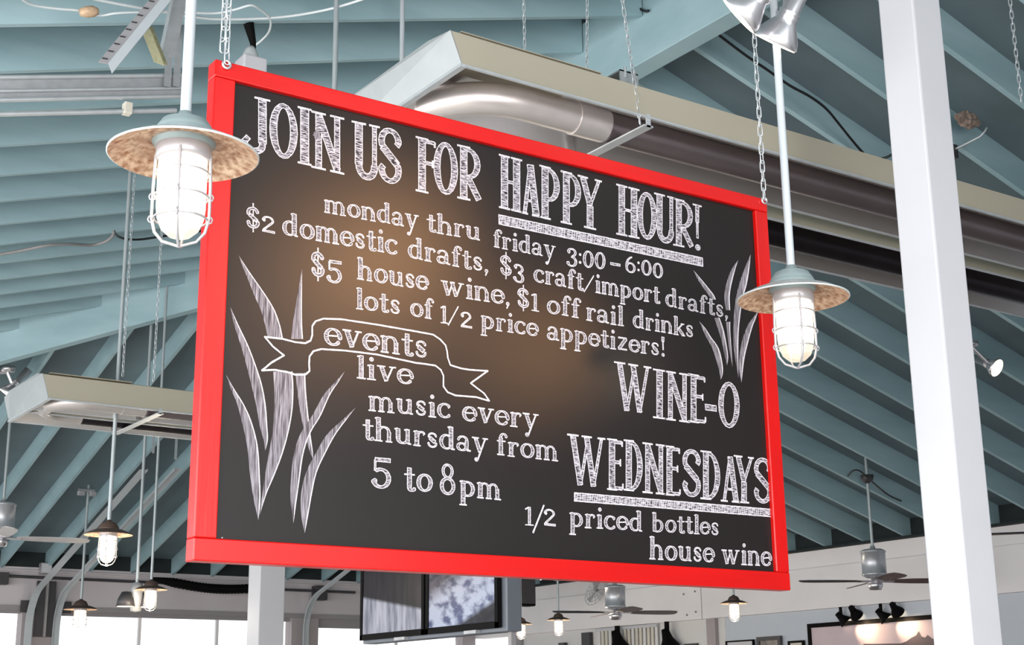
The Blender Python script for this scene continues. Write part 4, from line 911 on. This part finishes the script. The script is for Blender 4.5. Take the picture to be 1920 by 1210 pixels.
# ------------------------------------------------------------------ television screens
TX = 4.36; zb0 = EYE+0.427
tvt = thing('screen_cabinet', 'grey metal cabinet carrying the two screens below the chalkboard', 'cabinet', (TX, 6.42, zb0))
yA, yB, yC_ = 6.44, 7.185, 7.95; Hs = 0.46
bevel(MB().box((0.026, -0.02, -0.02), (0.122, yC_-6.42+0.02, Hs+0.05)).build('body', M['tvgrey'], tvt), 0.006)
MB().tube([(0.075, 0.75, Hs), (0.075, 0.75, zroof(TX+0.075, 7.17)-zb0+D-0.02)], 0.025, 12).build('mounting_pole', M['rodd'], tvt)
MB().box((0.08, 0.02, -0.30), (0.11, 0.05, -0.02)).build('lower_strut', M['headerd'], tvt)
def scr_mat(name, kind):
    m = bpy.data.materials.new(name); m.use_nodes = True; nt = m.node_tree; b = nt.nodes['Principled BSDF']
    b.inputs['Base Color'].default_value = (0.01, 0.01, 0.012, 1); b.inputs['Roughness'].default_value = 0.3; b.inputs['Specular IOR Level'].default_value = 0.08
    tc = nt.nodes.new('ShaderNodeTexCoord'); sp = nt.nodes.new('ShaderNodeSeparateXYZ'); nt.links.new(tc.outputs['Object'], sp.inputs[0])
    mp = nt.nodes.new('ShaderNodeMapping'); mp.inputs['Scale'].default_value = (1, 9, 1.5) if kind == 0 else (1, 4, 7); nt.links.new(tc.outputs['Object'], mp.inputs['Vector'])
    if kind: mp.inputs['Rotation'].default_value = (0.5, 0, 0)
    n = nt.nodes.new('ShaderNodeTexNoise'); n.inputs['Scale'].default_value = 2.4; n.inputs['Detail'].default_value = 5; nt.links.new(mp.outputs[0], n.inputs['Vector'])
    ma = nt.nodes.new('ShaderNodeMath'); ma.operation = 'MULTIPLY_ADD'; ma.inputs[1].default_value = -0.16 if kind == 0 else 0.30
    nt.links.new(sp.outputs['Y'], ma.inputs[0]); nt.links.new(sp.outputs['Z'], ma.inputs[2])
    r = nt.nodes.new('ShaderNodeValToRGB'); r.color_ramp.interpolation = 'LINEAR'; e = r.color_ramp.elements
    r2 = nt.nodes.new('ShaderNodeValToRGB'); e2 = r2.color_ramp.elements
    if kind == 0:
        e[0].position = 0.130; e[0].color = (*srgb(205, 208, 214), 1); e[1].position = 0.150; e[1].color = (*srgb(48, 42, 44), 1)
        e2[0].position = 0.35; e2[0].color = (0.35, 0.36, 0.42, 1); e2[1].position = 0.65; e2[1].color = (0.95, 0.93, 1, 1)
    else:
        e[0].position = 0.14; e[0].color = (*srgb(40, 46, 60), 1); e[1].position = 0.17; e[1].color = (*srgb(205, 216, 240), 1)
        x = r.color_ramp.elements.new(0.36); x.color = (*srgb(200, 205, 225), 1); x = r.color_ramp.elements.new(0.46); x.color = (*srgb(90, 84, 98), 1)
        e2[0].position = 0.38; e2[0].color = (0.18, 0.2, 0.32, 1); e2[1].position = 0.55; e2[1].color = (1, 1, 1, 1)
    mu = nt.nodes.new('ShaderNodeMixRGB'); mu.blend_type = 'MULTIPLY'; mu.inputs[0].default_value = 1
    nt.links.new(ma.outputs[0], r.inputs[0]); nt.links.new(n.outputs[0], r2.inputs[0]); nt.links.new(r.outputs[0], mu.inputs[1]); nt.links.new(r2.outputs[0], mu.inputs[2])
    nt.links.new(mu.outputs[0], b.inputs['Emission Color']); b.inputs['Emission Strength'].default_value = 0.85
    return m
for k, (a_, b2, lab) in enumerate(((yB+0.01, yC_, 'left flat screen below the chalkboard showing a dark upper half'), (yA, yB-0.01, 'right flat screen below the chalkboard showing a bright bluish picture'))):
    t = thing('television', lab, 'television', (TX, a_, zb0), 'flat screens'); wv = b2-a_
    bevel(MB().box((0.0, 0, 0), (0.022, wv, Hs)).build('casing', M['black'], t), 0.006)
    MB().box((-0.003, 0.03, 0.035), (0.0, wv-0.03, Hs-0.03)).build('screen', scr_mat('screen_picture', k), t)
    bz = MB()
    for bx in (((-0.008, 0, 0), (0, wv, 0.030)), ((-0.008, 0, Hs-0.028), (0, wv, Hs)), ((-0.008, 0, 0), (0, 0.028, Hs)), ((-0.008, wv-0.028, 0), (0, wv, Hs))): bz.box(*bx)
    bz.build('bezel', M['black'], t)
    MB().box((-0.002, wv*0.3, -0.018), (0.03, wv*0.3+0.12, 0.0)).build('sensor_tab', M['galvd'], t)

# ------------------------------------------------------------------ wall pictures, track lights
PXW = X1+0.03
def picture(y0, y1, z0, z1, label, fmat='black', art=None, fw=0.035, X=None):
    X = X or PXW-0.02
    t = thing('framed_picture', label, 'picture', (X, y0, z0)); dy, dz_ = y1-y0, z1-z0
    f = MB()
    for bx in (((-0.03, 0, 0), (0, dy, fw)), ((-0.03, 0, dz_-fw), (0, dy, dz_)), ((-0.03, 0, fw), (0, fw, dz_-fw)), ((-0.03, dy-fw, fw), (0, dy, dz_-fw))): f.box(*bx)
    f.build('frame', M[fmat], t)
    MB().box((-0.012, fw, fw), (0, dy-fw, dz_-fw)).build('print', art or M['mat'], t)
    return t, dy, dz_
art = mat('pale_dusk_print', srgb(214, 196, 200), 0.5, noise=0.12, nscale=1.5, col2=srgb(196, 176, 186))
PY0 = PX(1835, 1190, X1).y
pt, dy, dz_ = picture(PY0, 12.74, EYE-0.75, EYE+0.985, 'very large black framed dusk print lit by spotlights, cut by the big column', art=art, fw=0.05)
# dark headland silhouette with pointed tree tops, printed on the picture
base = [PX(x, y, X1) for x, y in [(1620, 1208), (1690, 1207), (1700, 1203), (1710, 1196), (1718, 1192), (1723, 1184), (1728, 1194), (1735, 1196), (1740, 1191), (1748, 1198), (1790, 1200)]]
pl = [(-0.014, q.y-PY0, q.z-(EYE-0.75)) for q in base]; pl = pl+[(-0.014, 0.06, 0.6), (-0.014, dy-0.06, 0.6)]
o = MB().add([(p_[0], min(max(p_[1], 0.055), dy-0.06), p_[2]) for p_ in pl], [tuple(range(len(pl)))]).build('printed_headland', mat('printed_dark_land', srgb(86, 74, 84), 0.5, noise=0.1), pt)
ya = PX(1420, 1200, X1).y; yb = PX(1465, 1200, X1).y
picture(yb, ya, EYE+0.3, EYE+0.868, 'small brown framed picture on the wall left of the large print', 'dark', mat('muted_print', srgb(170, 160, 150), 0.6, noise=0.3, nscale=8, col2=srgb(110, 104, 104)), 0.05)
ya = PX(1362, 1205, X1).y; yb = PX(1414, 1205, X1).y
picture(yb, ya, EYE+0.3, EYE+0.845, 'white-matted picture with thin black edge beside the brown framed one', 'black', M['white'], 0.018)
ya = PX(1479, 1208, X1).y; yb = PX(1508, 1208, X1).y
picture(yb, ya, EYE+0.3, EYE+0.795, 'tiny black framed picture touching the large print', 'black', M['mat'], 0.025)
ya = PX(1284, 1208, X1).y; yb = PX(1308, 1208, X1).y
picture(yb, ya, EYE+0.3, EYE+0.845, 'small grey framed picture below the beam joint, left of the grey post', 'dark', M['mat'], 0.03)
def track_head(px, py, X, aim, label, s=1.0, glow=True):
    q = PX(px, py, X); t = thing('spotlight', label, 'spotlight', q, 'black track spotlights')
    top = Vector((0, 0, 0.10*s)); MB().tube([(0, 0, 0.02*s), (0, 0, EYE+1.15-q.z)], 0.020*s, 12).build('stem', M['black'], t)
    Rm = Vector((0, 0, -1)).rotation_difference(Vector(aim).normalized()).to_matrix()
    MB().lathe([(0, 0.07*s), (0.03*s, 0.068*s), (0.036*s, 0.03*s), (0.045*s, -0.01*s), (0.078*s, -0.07*s), (0.082*s, -0.085*s), (0.074*s, -0.085*s), (0.05*s, -0.03*s), (0, -0.02*s)], (0, 0, 0), 24, mat3=Rm).build('lamp_head', M['black'], t)
    MB().lathe([(0, -0.055*s), (0.062*s, -0.06*s)], (0, 0, 0), 20, mat3=Rm).build('lamp_face', M['flare'], t)
    return t, q
sp = []
for (px, py, X, aim, lab) in ((1577, 1158, X1-0.065, (0.45, -0.5, -0.7), 'black spotlight at the left end above the large print'),
                         (1600, 1146, X1-0.065, (1, 0.1, -0.9), 'black round-backed spotlight second from left above the large print'),
                         (1652, 1152, X1-0.065, (0.45, -0.5, -0.7), 'black spotlight third from left above the large print'),
                         (1677, 1140, X1-0.065, (1, 0.1, -0.9), 'black round-backed spotlight nearest the big column')):
    t, q = track_head(px, py, X, aim, lab); sp.append(q)
for q in (sp[0], sp[2]): spot('print_spot', q+Vector((-0.05, -0.08, -0.1)), (X1, q.y-0.45, EYE+0.75), 14, 75, (1, 0.72, 0.45), 1.0, 0.03)
for q, dyy in ((sp[1], 0.1), (sp[3], 0.1)): spot('print_spot', q+Vector((-0.08, -0.05, -0.12)), (X1, q.y-0.2, EYE+0.85), 9, 80, (1, 0.72, 0.45), 1.0, 0.03)
for (px, py, s_, lab) in ((1158, 1200, 1.9, 'large black lamp head below the middle ceiling fan, left one'), (1251, 1196, 1.7, 'large black lamp head below the middle ceiling fan, right one')):
    track_head(px, py, X1-0.12, (0.1, -0.25, -0.95), lab, s_)
# slatted blinds and posts at the far right wall, below the beam
q0 = PX(1098, 1190, X1); q1 = PX(1110, 1190, X1)
t = thing('window_post', 'dark upright post left of the pale hanging slats', 'post', (X1-0.02, q1.y, 0)); MB().box((-0.03, 0, 0), (0.03, q0.y-q1.y+0.04, EYE+1.10)).build('post', M['dark'], t)
t = thing('window_post', 'thin black upright post among the pale hanging slats', 'post', (X1-0.02, PX(1114, 1190, X1).y, 0)); 
q0 = PX(1060, 1190, X1); t.location.y = PX(1062, 1195, X1).y; MB().box((-0.03, 0, 0), (0.03, 0.14, EYE+0.98)).build('post', M['dark'], t)
q0 = PX(1120, 1195, X1); q1 = PX(1235, 1195, X1)
t = thing('vertical_blind', 'pale vertical slat blind under the white beam behind the black lamp heads', 'blind', (X1-0.02, q1.y, EYE+0.3))
nb = 16; dyb = (q0.y-q1.y)/nb
for k in range(nb): MB().box((0, dyb*k, 0), (0.012, dyb*k+dyb*0.62, 0.80)).build('slat', M['mat'] if k % 3 else M['wallwhite'], t)
MB().box((-0.02, 0, 0.80), (0.03, dyb*nb, 0.84)).build('head_rail', M['white'], t)
q = at_depth(982, 1108, 20.5); t = thing('wall_speaker', 'small dark speaker tucked between grey cabinet and white beam', 'speaker', q)
bevel(MB().box((-0.14, -0.10, -0.22), (0.14, 0.10, 0.24)).build('box', M['black'], t), 0.015)
MB().box((-0.12, -0.11, -0.19), (0.12, -0.10, 0.20)).build('grille', M['dark'], t)
q = PX(1118, 1108, X1-0.25); t = thing('wall_fan', 'small pale caged wall fan on the beam behind the ceiling fan motor', 'fan', q)
Rm = Matrix.Rotation(math.radians(-65), 3, 'Y')
cg = MB()
for r in (0.06, 0.12, 0.18, 0.23): cg.lathe([(r-0.004, 0.04*(1-r/0.25)), (r+0.004, 0.04*(1-r/0.25))], n=28, mat3=Rm)
for k in range(16):
    a = k*math.pi/8; cg.tube([Rm @ Vector((0, 0, 0.04)), Rm @ Vector((0.23*math.cos(a), 0.23*math.sin(a), 0.0))], 0.003, 4)
cg.build('cage', M['galvd'], t)
for k in range(3):
    a = k*2.094; MB().add([Rm @ Vector(v) for v in ((0, 0, -0.01), (0.2*math.cos(a), 0.2*math.sin(a), -0.02), (0.2*math.cos(a+0.8), 0.2*math.sin(a+0.8), 0.0))], [(0, 1, 2)]).build('blade', M['header'], t)
MB().tube([(0, 0, 0), (0.22, 0, 0.02)], 0.02, 8).build('arm', M['dark'], t)

# ------------------------------------------------------------------ flood lamps
def flood(q, aims, label, cat='floodlight', s=1.0, lit=True, group=None):
    t = thing('floodlight', label, cat, q, group)
    MB().lathe([(0, 0.0), (0.05*s, 0.0), (0.045*s, -0.03*s), (0.0, -0.035*s)], (0, 0, 0.03*s), 20).build('mount', M['chrome'], t)
    for a_, offs in aims:
        a_ = Vector(a_).normalized(); Rm = Vector((0, 0, -1)).rotation_difference(a_).to_matrix(); c = Vector(offs)*s
        MB().tube([Vector((0, 0, 0)), c], 0.014*s, 8).build('arm', M['chrome'], t)
        h = MB().lathe([(0, 0.15*s), (0.026*s, 0.148*s), (0.028*s, 0.04*s), (0.033*s, 0.036*s), (0.028*s, 0.03*s), (0.034*s, 0.024*s), (0.030*s, 0.015*s), (0.040*s, 0.0), (0.062*s, -0.035*s), (0.068*s, -0.055*s), (0.064*s, -0.060*s)], c, 28, mat3=Rm); h.build('lamp_head', M['chrome'], t)
        MB().lathe([(0, -0.056*s), (0.064*s, -0.060*s)], c, 24, mat3=Rm).build('lamp_face', M['flare'] if lit else M['shade'], t)
    return t
def flood_at(px, py, dx, dy, d, s_, label, away=0.0):
    c = at_depth(px, py, d); a = at_depth(px+dx, py+dy, d+away)-c; root = at_depth(1500, -150, d+0.05)
    return flood(root, [(tuple(a), tuple((c-root)/s_))], label, s=s_)
flood_at(1470, 45, -45, 90, 4.1, 1.0, 'chrome bullet floodlight at the top edge over the right lamp rod', 0.03)
flood_at(1415, 2, -65, 60, 4.0, 1.0, 'chrome floodlight at the top edge touching the upper right sign chain', 0.02)
q = PC(1822, 650, 0.08)
flood(q, [((-0.7, -0.2, -0.6), (-0.08, 0.06, -0.12)), ((0.1, -0.8, -0.5), (0.12, -0.05, -0.13))], 'lit twin floodlight on the dark rafters at the right of the big column', s=1.15)
q = PB(14, 697, 0.10)
flood(q, [((-0.8, -0.5, -0.3), (-0.20, 0.0, -0.04)), ((-0.5, 0.2, -0.8), (0.05, 0.0, -0.10))], 'silver twin floodlight under the hip beam at the left picture edge', s=1.6)
q = PB(162, 924, 0.1); t = thing('floodlight', 'tiny white twin fixture where a lamp rod meets the dark rafters', 'floodlight', q)
bevel(MB().box((-0.11, -0.03, -0.04), (-0.02, 0.03, 0.02)).build('lamp_head', M['cage'], t), 0.01); bevel(MB().box((0.04, -0.03, -0.04), (0.12, 0.03, 0.02)).build('lamp_head', M['cage'], t), 0.01); MB().tube([(-0.1, 0, 0.03), (0.1, 0, 0.03)], 0.02, 8).build('mount', M['chrome'], t)
q = PZ(256, 1112, EYE+1.12); t = thing('twin_spotlight', 'hanging pair of small grey bell lamps beside the black duct', 'spotlight', q)
MB().tube([(0, 0, 0.0), (0, 0, zroof(q.x, q.y)-q.z+D)], 0.016, 8).build('rod', M['rodd'], t)
MB().lathe([(0, 0.10), (0.05, 0.09), (0.06, 0.02), (0.05, -0.17), (0, -0.18)], n=16).build('socket', M['galvd'], t)
for sx in (-1, 1):
    c_ = Vector((sx*0.10, 0.0, -0.08)); MB().lathe([(0, 0.09), (0.04, 0.085), (0.075, 0.02), (0.09, -0.05), (0.08, -0.05)], c_, 18).build('bell_shade', M['dark'], t)
    MB().lathe([(0, -0.045), (0.08, -0.05)], c_, 18).build('lamp_face', M['flare'], t)

# black corrugated duct
t = thing('corrugated_duct', 'black corrugated hose along the grey wall left of the small column', 'duct', PY(290, 1094, Y1-0.35))
P = smooth_path([PY(x, y, Y1-0.35)-Vector(t.location) for x, y in ((286, 1086), (320, 1092), (370, 1101), (410, 1105), (450, 1105), (500, 1102))], 14)
rs = [0.062+0.009*(k % 2) for k in range(len(P))]; rs = [r*min(1, 0.35+k*0.04) for k, r in enumerate(rs)]
MB().tube(P, rs, 14).build('hose', M['black'], t)

# ------------------------------------------------------------------ cables and small things
def cable(pts, r, m, label, n=6, name='cable'):
    P = smooth_path(pts, n); p0 = P[0]; t = thing(name, label, 'cable', p0); MB().tube([p-p0 for p in P], r, 6).build('cord', M[m], t); return t
co = 0.05
A = lambda l, off=co: [PA(x, y, off) for x, y in l]
t = cable(A([(30, -12), (58, 8), (105, 16), (150, 20), (185, 29), (215, 25), (250, 23), (330, 22), (400, 25), (440, 18), (470, 10), (488, 18), (503, 30), (508, 42), (504, 60), (490, 76), (470, 92), (464, 108)]), 0.006, 'cable', 'slack white cable with a yellowed connector looping over to the white disc', name='cord')
q = PA(167, 22, 0.07)-Vector(t.location); MB().lathe([(0, -0.045), (0.018, -0.04), (0.026, -0.01), (0.026, 0.02), (0.015, 0.042), (0, 0.045)], q, 14, mat3=Matrix.Rotation(math.radians(70), 3, 'Y')).build('connector', M['orange'], t)
cable(A([(150, -10), (185, 0), (265, 15), (375, 33), (430, 36), (500, 34), (560, 28), (630, 14), (700, -8)]), 0.007, 'cable', 'taut white cable crossing the upper left rafters', name='cord')
cable(A([(-20, 480), (0, 477), (40, 470), (90, 460), (130, 458), (170, 460), (195, 454), (210, 444), (214, 434)], 0.04), 0.012, 'cableg', 'grey cable sagging between the left rafters under the lamp', name='cord')
cable(A([(214, 434), (222, 444), (240, 449), (265, 449), (300, 444), (345, 438), (400, 430)], 0.04), 0.010, 'cableb', 'dark cable continuing right of the thin rod to the red frame', name='cord')
C = lambda l, off=0.04: [PC(x, y, off) for x, y in l]
cable(C([(1338, 58), (1360, 75), (1400, 105), (1440, 132), (1480, 160), (1520, 182), (1550, 205), (1575, 235), (1600, 266), (1622, 290), (1640, 298), (1665, 294), (1690, 275)]), 0.009, 'cableb', 'black cable drooping under the right rafters to the big column', name='cord')
cable([PX(x, y, XR-0.04) for x, y in ((1168, -12), (1182, 2), (1196, 14), (1210, 21), (1216, 20))], 0.009, 'cableb', 'short black cable at the ridge beam near the top edge', name='cord')
cable(C([(1590, 893), (1598, 884), (1608, 882), (1618, 888), (1640, 908), (1665, 928), (1690, 940)], 0.0), 0.009, 'cableb', 'dark looped cable at the canopy of the right ceiling fan', name='cord')
# white disc fixture behind the top rail with black stem
VY = PA(476, 42).y-0.03
q = PY(479, 118, VY); t = thing('ceiling_fixture', 'white flat fixture with a tapered black stem just above the red top rail', 'fixture', q)
bevel(MB().box(PY(457, 128, VY)-q, PY(502, 110, VY)-q+Vector((0, 0.12, 0))).build('plate', M['white'], t), 0.008)
MB().lathe([(0.045, 0), (0.043, 0.03), (0.03, 0.065), (0.018, 0.085), (0, 0.087)], PY(477, 110, VY)-q+Vector((0, 0.05, 0)), 18).build('neck', M['shadeo'], t)
MB().tube([PY(484, 92, VY)-q+Vector((0, 0.05, 0)), PY(482, 72, VY)-q+Vector((0, 0.05, 0)), PY(475, 42, VY)-q+Vector((0, 0.05, 0)), PY(474, 36, VY)-q+Vector((0, 0.05, 0))], [0.010, 0.017, 0.026, 0.028], 14).build('stem', M['black'], t)
# papery nest and bent strap on the right rafters
q = PC(1814, 225, -0.05); bm = bmesh.new(); bmesh.ops.create_icosphere(bm, subdivisions=3, radius=0.075)
for v in bm.verts:
    n_ = 0.75+0.5*abs(math.sin(v.co.x*70)*math.cos(v.co.y*60+v.co.z*50)); v.co = Vector((v.co.x*1.2, v.co.y*0.7, v.co.z*0.7))*n_
me = bpy.data.meshes.new('nest'); bm.to_mesh(me); bm.free(); me.materials.append(M['nest'])
t = thing('wasp_nest', 'ragged grey-brown papery lump on a rafter right of the big column', 'nest', q); o = bpy.data.objects.new('paper_lump', me); COL.objects.link(o); o.parent = t
c_ = PC(1842, 250, -0.03)-q; bm = bmesh.new()
t = thing('bent_strap', 'thin bent metal strap sticking out right of the big column', 'strap', PC(1790, 280, 0.05))
P = [PC(1790, 280, 0.05), PC(1815, 268, 0.05), PC(1838, 256, 0.03), PC(1847, 246, 0.0), PC(1850, 240, -0.04)]
MB().tube([p-P[0] for p in P], 0.007, 6).build('strap', M['galv'], t)
MB().box(Vector((-0.03, -0.01, -0.06)), Vector((0.02, 0.02, 0.03))).build('foot', M['dark'], t)
# red-roofed shed outside, seen through the far right windows
t = thing('outdoor_shed', 'pale shed with red roof edge seen through the windows below the screens', 'shed', (17.0, 30.0, -0.15))
MB().box((-4, 0, 0), (9, 6, 2.0)).build('wall', M['ground'], t); MB().box((-4.3, -0.3, 2.0), (9.3, 6.3, 2.55)).build('roof', M['redout'], t)
